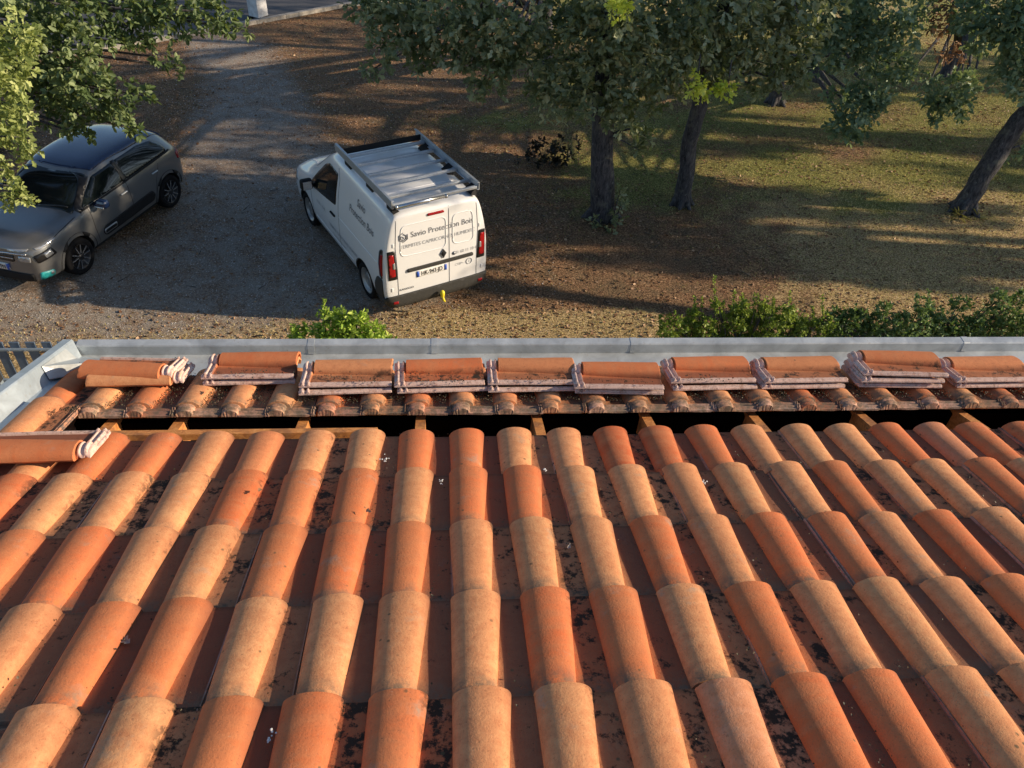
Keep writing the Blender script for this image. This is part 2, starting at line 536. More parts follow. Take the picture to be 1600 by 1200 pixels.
# stacks of lifted tiles, laid crosswise
def stack(x_mid, s_near, n, codes, desc, flip=False, rot=0, h0=.060, shifts=None, tilt=0.10, dz=.033):
    """x_mid: middle in roof x; s_near: slope position of edge nearest viewer"""
    pos = {1: ['single'], 2: ['lower', 'upper'], 3: ['bottom', 'middle', 'top']}[n]
    for k in range(n):
        ja = rot + random.uniform(-.02, .02)
        if shifts: sx, ss, ja = shifts[k]
        else: sx, ss = random.uniform(-.016, .016), random.uniform(-.008, .008)
        nr = (RN + RU * tilt).normalized()
        ru = (RU - nr * RU.dot(nr)).normalized()
        base_x = EX * math.cos(ja) + ru * math.sin(ja)
        base_u = nr.cross(base_x)   # up the slope towards the viewer when x right
        base_u = base_u if base_u.dot(RU) > 0 else -base_u
        if not flip:
            u, v = base_u, -base_x
            p = roof(x_mid + sx, s_near + ss - .239, h0) + base_x * (TL / 2)
        else:
            u, v = -base_u, base_x
            p = roof(x_mid + sx, s_near + ss, h0) - base_x * (TL / 2)
        p = p + nr * (k * dz)
        code = codes[k]
        o = put_tile(tmat(p, u, v, nr), code, '%s loose tile, %s in %s' % (CNAME[code], pos[k], desc), 'loose tiles stacked crosswise by the gutter', 'loose_tile')
        if k < n - 1: random.random()
ST = [  # mid pixel, near edge y, count, colours, description
    (383, 592, 2, 'PO', 'the second crosswise stack from the left'),
    (539, 606, 2, 'PM', 'the third crosswise stack from the left'),
    (687, 604, 2, 'PO', 'the fourth crosswise stack from the left'),
    (833, 603, 2, 'PM', 'the fifth crosswise stack from the left'),
    (972, 608, 2, 'PO', 'the sixth crosswise stack from the left'),
    (1118, 600, 2, 'PO', 'the stack just left of the paler one'),
    (1257, 598, 2, 'PM', 'the stack just left of the tallest one'),
    (1413, 598, 3, 'PPO', 'the tallest crosswise stack'),
    (1556, 597, 2, 'PM', 'the rightmost crosswise stack'),
]
def roof_at(px, py, h):
    d = ray(px, py)
    q = RO - Vector((0, 0, HC))
    t = (q.dot(RN) + h) / d.dot(RN)
    p = d * t - q
    return p.x, p.dot(RU)
ROTS = [0.02, .03, .03, .0, -.05, .02, .02, -.05, .0]
for (px, py, n, codes, desc), ro in zip(ST, ROTS):
    x, s = roof_at(px, py, .060)
    stack(x, s, n, codes, desc, rot=-ro)
x, s = roof_at(205, 600, .055)
stack(x, s, 2, 'PO', 'the leftmost skewed stack, turned the other way', flip=True, shifts=[(.012, .0, -.02), (-.04, -.02, .07)], dz=.028, h0=.052, tilt=0)
x, s = roof_at(62, 726, .04)
stack(x - .04, s, 1, 'O', 'no stack, lying crosswise over the left verge tiles', flip=True, h0=.055, tilt=0, shifts=[(0, 0, -.03)])

# ------------------------------------------------------------------ ground
def seg_dist(x, y, pts):
    d = np.full(x.shape, 1e9); w = np.zeros(x.shape)
    for (x0, y0, w0), (x1, y1, w1) in zip(pts, pts[1:]):
        dx, dy = x1 - x0, y1 - y0
        t = np.clip(((x - x0) * dx + (y - y0) * dy) / (dx * dx + dy * dy), 0, 1)
        dd = np.hypot(x - x0 - t * dx, y - y0 - t * dy) - (w0 + t * (w1 - w0))
        d = np.minimum(d, dd)
    return d
DRIVE = [(-10, 10.6, 1.0), (-5.2, 11.2, 1.5), (-1.6, 11.9, 1.7), (-3.0, 13.2, 2.2), (-3.0, 14, 2.3), (-4.3, 17.0, 1.4), (-5.0, 20.5, 1.0), (-7.2, 25.5, .9), (-9, 30, .9)]
def blobs(x, y, seed, n=60, lo=-20, hi=30, r=2.5):
    g = np.random.default_rng(seed)
    a = np.zeros(x.shape)
    for _ in range(5):
        k = g.normal(size=2) * 1.2 / r
        a += np.sin(x * k[0] * 2 + y * k[1] * 2 + g.uniform(0, 6.28)) * np.cos(x * k[1] - y * k[0] + g.uniform(0, 6.28))
    return a / 5
def masks(x, y):
    nz = blobs(x, y, 3, r=1.2) * .5 + blobs(x, y, 4, r=.5) * .3
    dr = seg_dist(x, y, DRIVE) + nz * .9
    gravel = np.clip(.5 - dr / 1.8, 0, 1)
    gr = np.clip((x - 0.2) / 3 + nz * 1.3, 0, 1) * np.clip((y - 12.6) / 2.5 + nz, 0, 1) * (.55 + .45 * blobs(x, y, 9, r=1.5))
    gr = np.clip(gr + .5 * np.clip(1 - np.hypot((x - .3) / 2.2, (y - 18.4) / 1.2), 0, 1), 0, 1)
    dry = np.clip((x - 5.0) / 4 + nz + .2, 0, 1) * np.clip((17 - y) / 3, 0, 1)
    dry = np.maximum(dry, np.clip((10.75 - y + nz * .3) / .5, 0, 1) * (x < 3.5))
    dry = np.maximum(dry, np.clip((y - 21) / 2, 0, 1) * np.clip((x - 5) / 3, 0, 1))
    return gravel, np.clip(gr, 0, 1), np.clip(dry, 0, 1)
gx = np.concatenate([[-400, -150, -60], np.arange(-24, 34.01, .22), [60, 150, 400]])
gy = np.concatenate([[-200, -60, -10], np.arange(3, 40.01, .22), [70, 150, 400, 900]])
XX, YY = np.meshgrid(gx, gy)
nx, ny = len(gx), len(gy)
near = ((XX > -24) & (XX < 34) & (YY > 3) & (YY < 40))
ZZ = (blobs(XX, YY, 21, r=2.0) * .03 + blobs(XX, YY, 22, r=.6) * .012) * near - .02
def ground_z(x, y):
    x = np.asarray(x, float); y = np.asarray(y, float)
    return blobs(x, y, 21, r=2.0) * .03 + blobs(x, y, 22, r=.6) * .012 - .02
co = np.stack([XX, YY, ZZ], -1).reshape(-1, 3)
ii = (np.arange(ny - 1)[:, None] * nx + np.arange(nx - 1)[None, :]).ravel()
fc = np.stack([ii, ii + 1, ii + 1 + nx, ii + nx], -1)
def fastmesh(name, verts, faces):
    faces = np.asarray(faces)
    me = bpy.data.meshes.new(name)
    me.vertices.add(len(verts))
    me.vertices.foreach_set('co', np.asarray(verts, np.float32).ravel())
    k = faces.shape[1]
    me.loops.add(faces.size)
    me.loops.foreach_set('vertex_index', faces.astype(np.int32).ravel())
    me.polygons.add(len(faces))
    me.polygons.foreach_set('loop_start', np.arange(0, faces.size, k, dtype=np.int32))
    me.polygons.foreach_set('loop_total', np.full(len(faces), k, np.int32))
    me.update(calc_edges=True)
    me.validate()
    return me
def attr(me, name, vals):
    a = me.attributes.new(name, 'FLOAT', 'POINT')
    a.data.foreach_set('value', np.asarray(vals, np.float32))
gme = fastmesh('ground', co, fc)
gme.shade_smooth()
mg, mgr, md = masks(XX, YY)
attr(gme, 'gravel', mg.ravel()); attr(gme, 'grass', mgr.ravel()); attr(gme, 'dry', md.ravel())
def ground_mat():
    t = NT('earth_ground')
    P = t.n('ShaderNodeTexCoord').outputs['Object']
    A = lambda n: t.n('ShaderNodeAttribute', attribute_name=n).outputs['Fac']
    n1 = t.noise(2.2, 6, .7, P, .5)
    n2 = t.noise(11, 6, .75, P, .3)
    n3 = t.noise(34, 5, .75, P)
    n4 = t.noise(85, 3, .7, P)
    soil = t.ramp(n3, [(.36, (.035, .026, .016)), (.47, (.12, .084, .05)), (.57, (.26, .175, .10)), (.70, (.46, .33, .20))])
    leafy = t.ramp(n3, [(.38, (.05, .028, .016)), (.48, (.17, .095, .052)), (.58, (.38, .22, .12)), (.70, (.66, .46, .28))])
    c = t.mix(t.ramp(n1, [(.38, 0.), (.6, 1.)]), soil, leafy)
    dry = t.ramp(n3, [(.38, (.09, .065, .032)), (.47, (.29, .205, .10)), (.55, (.54, .40, .20)), (.66, (.80, .64, .38))])
    grass = t.ramp(n3, [(.37, (.032, .040, .010)), (.47, (.14, .15, .042)), (.57, (.34, .32, .10)), (.70, (.62, .54, .21))])
    vo = t.n('ShaderNodeTexVoronoi', i_Scale=42)
    t.l(P, vo.inputs['Vector'])
    grav = t.mix(t.ramp(n2, [(.3, .15), (.7, .8)]), t.ramp(n4, [(.36, (.15, .148, .145)), (.5, (.44, .43, .42)), (.66, (.78, .76, .73))]), t.ramp(n3, [(.37, (.15, .135, .12)), (.52, (.42, .40, .38)), (.68, (.70, .67, .63))]))
    grav = t.mix(1., grav, (1., .91, .80), 'MULTIPLY')
    grav = t.mix(t.math('MULTIPLY', t.ramp(vo.outputs['Distance'], [(.05, 0.), (.5, 1.)]), .35), grav, (.07, .062, .055))
    grav = t.mix(t.ramp(t.math('MULTIPLY_ADD', n2, .35, t.math('MULTIPLY', n1, .65)), [(.45, 0.), (.58, .62)]), grav, leafy)
    def edge(a, w=.7):
        s_ = t.math('ADD', A(a), t.math('MULTIPLY', t.math('SUBTRACT', n2, .5), w))
        return t.ramp(s_, [(.30, 0.), (.62, 1.)])
    c = t.mix(edge('dry'), c, dry)
    c = t.mix(edge('grass'), c, grass)
    c = t.mix(edge('gravel', 1.0), c, grav)
    t.base(c).rough(.95, 0, .15)
    t.bump(t.math('ADD', t.math('MULTIPLY', n3, .7), n4), .9, .03)
    return t.m
obj('ground', gme, ground_mat(), kind='structure')
# asphalt road beyond the drive, with a kerb
M_ASPH = simple('asphalt', (.062, .064, .072), .85, var=.3, scale=60, bump=.4)
M_KERB = simple('kerb_concrete', (.30, .28, .25), .9, var=.25, scale=14, bump=.3)
KP = [(-30, 14.6), (-16, 20.1), (-9.7, 22.8), (-6.7, 25.2), (-3.5, 27.9), (2, 31.5), (12, 38)]
bm = bmesh.new()
prev = None
for i, (x, y) in enumerate(KP):
    a = bm.verts.new((x, y, .03)); b = bm.verts.new((x - 14, y + 26, .03))
    if prev: bm.faces.new((prev[0], a, b, prev[1]))
    prev = (a, b)
obj('road', bm, M_ASPH, kind='structure')
bm = bmesh.new()
for (x0, y0), (x1, y1) in zip(KP, KP[1:]):
    d = Vector((x1 - x0, y1 - y0, 0)); L = d.length; d.normalize()
    n = int(L / 1.0)
    for k in range(n):
        p = Vector((x0, y0, .045)) + d * ((k + .5) * L / n)
        obox(bm, p - Vector((-d.y, d.x, 0)) * .07, d, Vector((-d.y, d.x, 0)), Vector((0, 0, 1)), L / n - .012, .15, .12)
obj('kerb', bm, M_KERB, kind='structure')

# ------------------------------------------------------------------ leaves
def leaf_material(name, dark, mid, lite, trans=(.30, .38, .05), tw=.28):
    t = NT(name)
    a = t.n('ShaderNodeAttribute', attribute_name='tone').outputs['Fac']
    c = t.ramp(a, [(0., dark), (.5, mid), (1., lite)])
    t.base(c).rough(.55, 0, .35)
    tr = t.n('ShaderNodeBsdfTranslucent')
    t.l(t.mix(.6, c, trans), tr.inputs[0])
    ms = t.n('ShaderNodeMixShader')
    ms.inputs[0].default_value = tw
    t.l(t.b.outputs[0], ms.inputs[1]); t.l(tr.outputs[0], ms.inputs[2])
    t.l(ms.outputs[0], t.out.inputs[0])
    return t.m
M_OAK = leaf_material('oak_leaf', (.08, .11, .045), (.23, .265, .145), (.46, .49, .31))
M_OAK2 = leaf_material('blue_green_leaf', (.06, .115, .07), (.17, .26, .165), (.34, .44, .29))
M_LIME = leaf_material('lime_leaf', (.045, .075, .028), (.11, .165, .065), (.24, .30, .14))
M_BUSH = leaf_material('shrub_leaf', (.09, .17, .02), (.26, .40, .05), (.50, .62, .13), (.5, .7, .08), .3)
M_PALEOAK = leaf_material('pale_oak_leaf', (.11, .15, .04), (.30, .36, .12), (.54, .58, .25), (.6, .7, .15), .3)
M_HEDGE = leaf_material('hedge_leaf', (.05, .10, .015), (.19, .27, .045), (.36, .43, .09), (.4, .55, .06), .3)
M_HEDGE2 = leaf_material('glossy_hedge_leaf', (.03, .065, .02), (.10, .18, .055), (.30, .40, .18), (.3, .45, .08), .2)
M_DEADL = leaf_material('dead_leaf', (.10, .05, .028), (.27, .15, .08), (.58, .40, .25), (.4, .2, .08), .15)
M_GRASS = leaf_material('grass_blade', (.085, .09, .025), (.36, .31, .12), (.82, .70, .38), (.5, .5, .1), .3)
M_YELLOWL = leaf_material('sunlit_tint_leaf', (.42, .50, .05), (.66, .72, .09), (.82, .84, .24), (.7, .8, .1), .35)  # bright leaf colour stands in for sun on the sprigs

def leaves(name, P, D, size, tone, fold=.25, wid=.55, shape='oak'):
    """P (N,3) leaf bases, D (N,3) directions, size (N,), tone (N,)"""
    N = len(P)
    D = D / np.linalg.norm(D, axis=1, keepdims=True)
    r = rng.normal(size=(N, 3)); r[:, 2] = np.abs(r[:, 2]) * .9 + .5
    n = r - D * np.sum(r * D, 1, keepdims=True)
    n /= np.linalg.norm(n, axis=1, keepdims=True)
    s = np.cross(D, n)
    sz = size[:, None]
    def pt(a, b, c): return P + D * (a * sz) + s * (b * sz) + n * (c * sz)
    w = wid / 2
    if shape == 'oak':
        pts = [pt(0, 0, 0), pt(.28, -w * .75, fold * .30), pt(.40, -w * .40, fold * .15), pt(.66, -w * 1.05, fold * .35), pt(1.0, 0, -.06),
               pt(.66, w * 1.05, fold * .35), pt(.40, w * .40, fold * .15), pt(.28, w * .75, fold * .30)]
        V = np.stack(pts, 1).reshape(-1, 3)
        o = np.arange(N)[:, None] * 8
        F = np.concatenate([o + np.array([[0, 4, 2, 1]]), o + np.array([[2, 4, 3, 3]]), o + np.array([[0, 7, 6, 4]]), o + np.array([[6, 5, 4, 4]])])
        tri = np.concatenate([o + np.array([[2, 4, 3]]), o + np.array([[6, 5, 4]]), o + np.array([[0, 2, 1]]), o + np.array([[0, 4, 2]]), o + np.array([[0, 7, 6]]), o + np.array([[0, 6, 4]])])
        me = fastmesh(name, V, tri); k = 8
    else:
        pts = [pt(0, 0, 0), pt(.30, -w, fold * .4), pt(.75, -w * .8, fold * .3), pt(1.0, 0, -.05), pt(.75, w * .8, fold * .3), pt(.30, w, fold * .4)]
        V = np.stack(pts, 1).reshape(-1, 3)
        o = np.arange(N)[:, None] * 6
        F = np.concatenate([o + np.array([[0, 3, 2, 1]]), o + np.array([[0, 5, 4, 3]])])
        me = fastmesh(name, V, F); k = 6
    attr(me, 'tone', np.repeat(tone, k))
    return me
def sprigs(centres, radii, dens, size, nleaf=7, down=.25, flat=1.0, r_scale=1.0):
    """leaf rosettes spread through ellipsoidal clumps"""
    Ps, Ds, Ss, Ts = [], [], [], []
    for c, r in zip(centres, radii):
        if r_scale != 1: r = np.asarray(r) * r_scale
        r = np.asarray(r, float) * np.ones(3)
        n = max(6, int(dens * (r[0] * r[1] * r[2]) ** (2 / 3)))
        d = rng.normal(size=(n, 3)); d /= np.linalg.norm(d, axis=1, keepdims=True)
        rad = rng.uniform(.35, 1.0, n) ** .6
        rad *= 1 + .32 * np.sin(d[:, 0] * 5 + c[0] * 3) * np.cos(d[:, 2] * 4 + c[1] * 2)
        p = np.asarray(c) + d * rad[:, None] * r
        out = d + np.array([0, 0, -down]) + rng.normal(size=(n, 3)) * .35
        out /= np.linalg.norm(out, axis=1, keepdims=True)
        tn = np.clip(rng.normal(.5, .20, n) + rng.normal(0, .12), 0, 1)
        for k in range(nleaf):
            dd = out * .55 + rng.normal(size=(n, 3)) * .75
            dd[:, 2] *= flat
            dd /= np.linalg.norm(dd, axis=1, keepdims=True)
            Ps.append(p + dd * size * .12 + out * rng.uniform(-.5, .4, n)[:, None] * size); Ds.append(dd)
            Ss.append(size * rng.uniform(.65, 1.2, n)); Ts.append(np.clip(tn + rng.normal(0, .16, n), 0, 1))
    return np.concatenate(Ps), np.concatenate(Ds), np.concatenate(Ss), np.concatenate(Ts)
def bark():
    t = NT('tree_bark')
    P = t.n('ShaderNodeTexCoord').outputs['Object']
    mp = t.n('ShaderNodeMapping'); mp.inputs['Scale'].default_value = (1, 1, .22)
    t.l(P, mp.inputs[0])
    a = t.noise(26, 6, .7, mp.outputs[0], .8)
    b = t.noise(5, 4, .6, P)
    c = t.ramp(a, [(.33, (.025, .024, .028)), (.5, (.075, .073, .080)), (.7, (.16, .155, .16))])
    c = t.mix(t.ramp(b, [(.55, 0.), (.68, .7)]), c, (.17, .17, .14))
    c = t.mix(t.ramp(t.noise(14, 4, .7, P), [(.64, 0.), (.70, .7)]), c, (.33, .33, .30))
    t.base(c).rough(.95, 0, .15)
    t.bump(a, 1.0, .03)
    return t.m
M_BARK = bark()
def px_clumps(lst):
    cs, rs = [], []
    for (px, py, Y, r) in lst:
        p = at(px, py, Y)
        cs.append((p.x, p.y, p.z)); rs.append(r)
    return cs, rs
def tree(label, trunk_pts, trunk_r, clumps, extra=None, size=.12, mat=None, dens=70, limbs=5, sub=1.0, shape='oak', nleaf=7, name='oak_tree', roots=True, group='trees on the lawn', grow=1.04):
    base = Vector(trunk_pts[0])
    t = thing(name, label, 'tree', base, 0, group)
    cs, rs = px_clumps(clumps) if clumps else ([], [])
    if extra: cs += [e[0] for e in extra]; rs += [e[1] for e in extra]
    bm = bmesh.new()
    pts = []
    tp = [Vector(p) for p in trunk_pts]
    rr = []
    for i in range(len(tp) - 1):
        for k in range(4):
            f = k / 4
            pts.append(tp[i].lerp(tp[i + 1], f) + Vector((random.uniform(-.02, .02), random.uniform(-.02, .02), 0)))
            rr.append(trunk_r[i] * (1 - f) + trunk_r[i + 1] * f)
    pts.append(tp[-1]); rr.append(trunk_r[-1])
    if roots:
        pts.insert(1, pts[0] + (pts[1] - pts[0]) * .3); rr.insert(1, rr[0] * 1.02)
        pts[0] = pts[0] - Vector((0, 0, .08)); rr[0] *= 1.22
    tube(bm, [p - base for p in pts], rr, 14, wob=.07)
    if roots:
        for k in range(6):
            a = k * 1.05 + random.uniform(-.2, .2)
            r0 = rr[0]
            d = Vector((math.cos(a), math.sin(a), 0))
            tube(bm, [d * r0 * .3 + Vector((0, 0, .30)), d * r0 * .70 + Vector((0, 0, .09)), d * r0 * 1.15 + Vector((0, 0, -.01)), d * r0 * 1.5 + Vector((0, 0, -.08))], [r0 * .35, r0 * .32, r0 * .2, r0 * .08], 7, wob=.1)
    L = trunk_pts[-1]
    for c, r in zip(cs, rs):
        c = Vector(c)
        # start point on the trunk a bit below the clump
        best = min(pts[len(pts) // 3:], key=lambda q: abs((q.z) - (c.z - .2 * (c - q).length)) + .2 * (q - c).length)
        m = best.lerp(c, .5) + Vector((random.uniform(-.2, .2), random.uniform(-.2, .2), .15 + .08 * (c - best).length))
        if (c - best).length > .5:
            rm = min(.075, .018 + .016 * (c - best).length)
            tube(bm, [best - base, best.lerp(m, .5) - base + Vector((0, 0, .05)), m - base, m.lerp(c, .6) - base, c - base], [rm, rm * .8, rm * .6, rm * .4, rm * .15], 6, wob=.1)
    for f in bm.faces: f.smooth = True
    obj('trunk', bm, M_BARK, t)
    P, D, Sz, T = sprigs(cs, rs, dens, size, nleaf, r_scale=grow)
    me = leaves('crown', P - np.array(base), D, Sz, T, shape=shape)
    obj('crown', me, mat or M_OAK, t)
    return t
def canopy(cx_, cy_, cz_, rx, ry, rz, n, r=(.6, 1.1), seed=0, asp=None):
    rd = random.Random(seed)
    out = []
    while len(out) < n:
        x, y, z = rd.uniform(-1, 1), rd.uniform(-1, 1), rd.uniform(-1, 1)
        if .15 < x * x + y * y + z * z < 1:
            q = rd.uniform(*r)
            out.append(((cx_ + x * rx, cy_ + y * ry, cz_ + z * rz), q if asp is None else (q * asp[0], q * asp[1], q * asp[2])))
    return out
def gz(x, y): return float(ground_z(x, y))

A = onz(940, 338); B = onz(1065, 318); C = onz(1505, 328)
# tree A: thick straight trunk by the van
tree('thick straight grey trunk tree right behind the van, with small sprouts at its foot', [A, at(941, 250, 13.72), at(945, 120, 13.8), at(948, 0, 13.9), (2.75, 14.0, 8.5)], [.25, .22, .19, .16, .07],
     [(960, 60, 13.0, .62), (905, 60, 13.2, .5), (1010, 90, 13.1, .58), (930, 130, 13.1, .5), (985, 150, 13.0, .42), (870, 120, 13.4, .42), (880, 165, 13.4, .30), (845, 145, 13.6, .22),
      (975, 195, 13.2, .22), (940, 185, 13.2, .2), (1012, 215, 13.4, .16), (1000, 235, 13.4, .10), (1060, 60, 13.3, .6), (1050, 120, 13.3, .4), (960, 20, 12.9, .6), (880, 20, 13.2, .55), (1075, 20, 13.2, .6), (850, 100, 13.5, .25)],
     canopy(2.3, 13.9, 8.2, 2.4, 2.2, 1.6, 3, seed=1), size=.15, dens=215)
# tree to the left of A whose trunk stands further back
tree('tree on thin dark trunk half hidden behind drooping oak leaves', [onz(855, 97), at(856, 40, 23.0), at(858, -60, 23.2), (3.0, 23.2, 8)], [.16, .14, .12, .06],
     [(600, 30, 14.2, .45), (640, 50, 14.0, .5), (690, 40, 13.8, .55), (740, 55, 13.6, .55), (790, 70, 13.4, .5), (730, 100, 13.6, .30), (660, 80, 14.0, .28), (770, 125, 13.4, .30), (745, 145, 13.5, .14), (800, 20, 13.4, .6), (700, 0, 13.6, .6), (620, 0, 14.2, .5), (825, 60, 13.6, .25), (600, 100, 14.2, .2), (575, 10, 14.5, .3), (800, 105, 13.3, .28), (580, 110, 14.3, .10), (650, 115, 14, .14)],
     canopy(-.5, 15.0, 8.2, 2.4, 2.2, 1.6, 3, seed=2), size=.15, dens=215, limbs=0)
tree('slim trunk tree leaning right with bright yellow green sprig half way up', [B, at(1075, 240, 14.2), at(1092, 165, 14.1), at(1105, 60, 14.0), (6.4, 13.9, 8.2)], [.17, .155, .15, .13, .06],
     [(1100, 30, 13.6, .6), (1150, 60, 13.6, .55), (1120, 100, 13.5, .35), (1190, 40, 13.8, .6), (1200, 100, 13.8, .42), (1230, 130, 14.0, .28), (1190, 135, 13.9, .22), (1240, 80, 14.0, .45), (1250, 20, 14.0, .6), (1130, 0, 13.5, .6), (1225, 0, 14, .5)],
     canopy(6.6, 14.4, 8.0, 2.4, 2.2, 1.6, 3, seed=3), size=.15, dens=215)
tree('strongly leaning grey trunk tree at the right edge of the lawn', [C, at(1545, 260, 14.25), at(1590, 190, 14.3), (12.6, 14.4, 3.8), (14.0, 14.6, 7.5)], [.22, .20, .19, .17, .08],
     [(1590, 60, 14.2, .42), (1570, 110, 14.3, .3), (1600, 130, 14, .4), (1590, 20, 14.0, .6), (1540, 15, 14.4, .5), (1560, 60, 14.3, .3), (1595, 235, 14.6, .22), (1640, 100, 14, .6), (1640, 20, 14, .7)],
     canopy(14.0, 14.6, 8.0, 3.0, 2.2, 1.8, 6, seed=4), size=.15, dens=215, mat=M_OAK2)
D4 = onz(1212, 160)
tree('dark blue green tree hanging one rounded clump low over the lawn', [D4, at(1215, 100, 20.3), at(1240, 0, 20.6), (11, 20, 8)], [.2, .18, .16, .07],
     [(1340, 180, 15.2, .42), (1355, 165, 15.2, .38), (1320, 195, 15.2, .34), (1330, 220, 15.2, .18), (1375, 150, 15.3, .28), (1310, 150, 15.4, .25), (1290, 80, 15.6, .5), (1330, 60, 15.5, .5), (1370, 60, 15.4, .45), (1390, 100, 15.4, .35), (1310, 20, 15.5, .6), (1380, 10, 15.4, .6), (1400, 50, 15.3, .42), (1345, 110, 15.4, .28), (1290, 30, 15.6, .5)],
     canopy(9.6, 16.6, 8.6, 2.4, 2.2, 1.8, 8, seed=5), size=.15, dens=215, mat=M_OAK2)
D5 = onz(1475, 120)
tree('dark tree with brown withered leaves hanging from its middle', [D5, at(1500, 60, 22.7), at(1535, 0, 22.5), (16.5, 22, 8)], [.15, .13, .11, .06],
     [(1480, 150, 15.0, .36), (1465, 165, 15.0, .28), (1500, 165, 15.0, .28), (1500, 130, 15.1, .24), (1450, 135, 15.1, .22), (1425, 110, 15.3, .25), (1530, 60, 15.0, .3), (1520, 130, 15.3, .2), (1440, 20, 15.6, .28), (1510, 20, 15.2, .34)],
     canopy(15.0, 17.0, 8.8, 2.6, 2.4, 2.0, 10, seed=6), size=.15, dens=215, mat=M_OAK2)
P, Dd, Sz, T = sprigs(*px_clumps([(1478, 60, 15.4, (.30, .2, .42)), (1465, 30, 15.5, .26), (1490, 85, 15.4, .22), (1478, 5, 15.5, .25)]), 130, .15, 7, down=1.4)
bt = thing('withered_branch', 'withered oak branch of drooping brown leaves among the green ones', 'branch', at(1478, 60, 15.4))
obj('foliage', leaves('foliage', P - np.array(bt.location), Dd, Sz, T, wid=.35), M_DEADL, bt)
bm = bmesh.new(); q = Vector(bt.location)
tube(bm, [at(1500, -60, 15.6) - q, at(1490, 0, 15.5) - q, at(1478, 90, 15.4) - q], [.03, .022, .008], 6)
obj('stem', bm, M_BARK, bt)
# small far trees seen under the crowns
for lab, px, py, tx, rr_ in (('far dark trunk tree standing behind the two middle trees', 1120, 30, 1130, .13), ('far leaning trunk tree in the upper right corner behind withered leaves', 1500, 90, 1560, .14)):
    b0 = onz(px, py)
    tree(lab, [b0, b0 + Vector((.2, .1, 3)), b0 + Vector((.5 + (tx - px) * .03, .2, 6)), b0 + Vector((.8, .3, 9))], [rr_, rr_ * .9, rr_ * .7, .05], [], canopy(b0.x + .4, b0.y, 8.0, 3.2, 3, 2.2, 14, seed=px), size=.17, dens=60, nleaf=6)
# left trees
tree('rounded leaf tree reaching in from the left over the dark blue car roof', [(-11.6, 14.6, 0), (-11.3, 14.2, 2.4), (-10.8, 13.6, 5), (-10.5, 13.4, 8.2)], [.24, .2, .17, .08],
     [(60, 60, 11.2, .45), (100, 90, 11.0, .48), (70, 120, 11.2, .42), (130, 130, 10.8, .42), (90, 155, 10.9, .32), (160, 150, 10.7, .30), (195, 150, 10.7, .20), (225, 150, 10.7, .13), (130, 180, 10.7, .22), (175, 180, 10.8, .16), (60, 20, 11.2, .42), (110, 10, 11.0, .36), (60, 160, 11.2, .25),
      (200, 40, 11.6, .32), (185, 10, 11.6, .4), (205, 60, 11.6, .16), (250, 90, 11.8, .15), (275, 105, 11.8, .11), (230, 75, 11.7, .15), (290, 10, 12.0, .36), (325, 20, 12.0, .30), (350, 35, 12.2, .18), (380, 45, 12.2, .12), (150, 60, 11.3, .2), (110, 205, 10.6, .08), (138, 208, 10.6, .07), (215, 205, 10.6, .08), (200, 195, 10.6, .08), (240, 5, 11.8, .4)],
     canopy(-8.5, 12.6, 8.2, 2.2, 1.6, 1.4, 4, seed=12), size=.10, dens=300, mat=M_LIME, shape='round', name='lime_tree', grow=1.12)
tree('pale grey green oak at the far left, its branch tips lit yellow over the bonnet', [(-8.2, 9.2, 0), (-8.0, 9.0, 2.4), (-7.4, 8.8, 5), (-7.0, 8.7, 8.0)], [.2, .17, .13, .06],
     [(15, 90, 9.0, .30), (35, 60, 9.0, .20), (10, 130, 9.0, .26), (25, 170, 8.9, .2), (5, 200, 8.9, .24), (30, 215, 8.8, .17), (10, 240, 8.8, .2), (42, 240, 8.8, .09), (5, 40, 9.0, .3), (15, 290, 8.6, .13), (30, 300, 8.6, .10), (42, 312, 8.6, .06), (8, 312, 8.6, .09), (3, 265, 8.6, .1), (-30, 100, 9, .4), (-30, 200, 9, .4), (-40, 290, 8.8, .3)],
     canopy(-7.6, 8.9, 7.4, 1.2, .9, 1.2, 3, seed=13), size=.085, dens=420, mat=M_PALEOAK)
# sprigs with sunlight painted into their leaf colour
for lab, pts_ in (('bright yellow green oak sprig beside the leaning slim trunk', [(1088, 132, 12.6, .17), (1100, 148, 12.6, .11)]), ('small vivid yellow sprig right of the pale one', [(1136, 140, 12.6, .14), (1122, 143, 12.6, .07)]), ('pale sunlit leaf sprig high above the thick trunk', [(965, 14, 12.0, .17)])):
    cs, rs = px_clumps(pts_)
    P, Dd, Sz, T = sprigs(cs, rs, 900, .10, 6)
    q = np.array(cs[0])
    sp = thing('leaf_sprig', lab, 'sprig', cs[0], 0, 'sunlit sprigs')
    obj('foliage', leaves('foliage', P - q, Dd, Sz, T), M_YELLOWL, sp)
    bm = bmesh.new(); tube(bm, [(0, .1, .45), (0, .03, .2), (0, 0, 0)], [.012, .009, .004], 6); obj('stem', bm, M_BARK, sp)
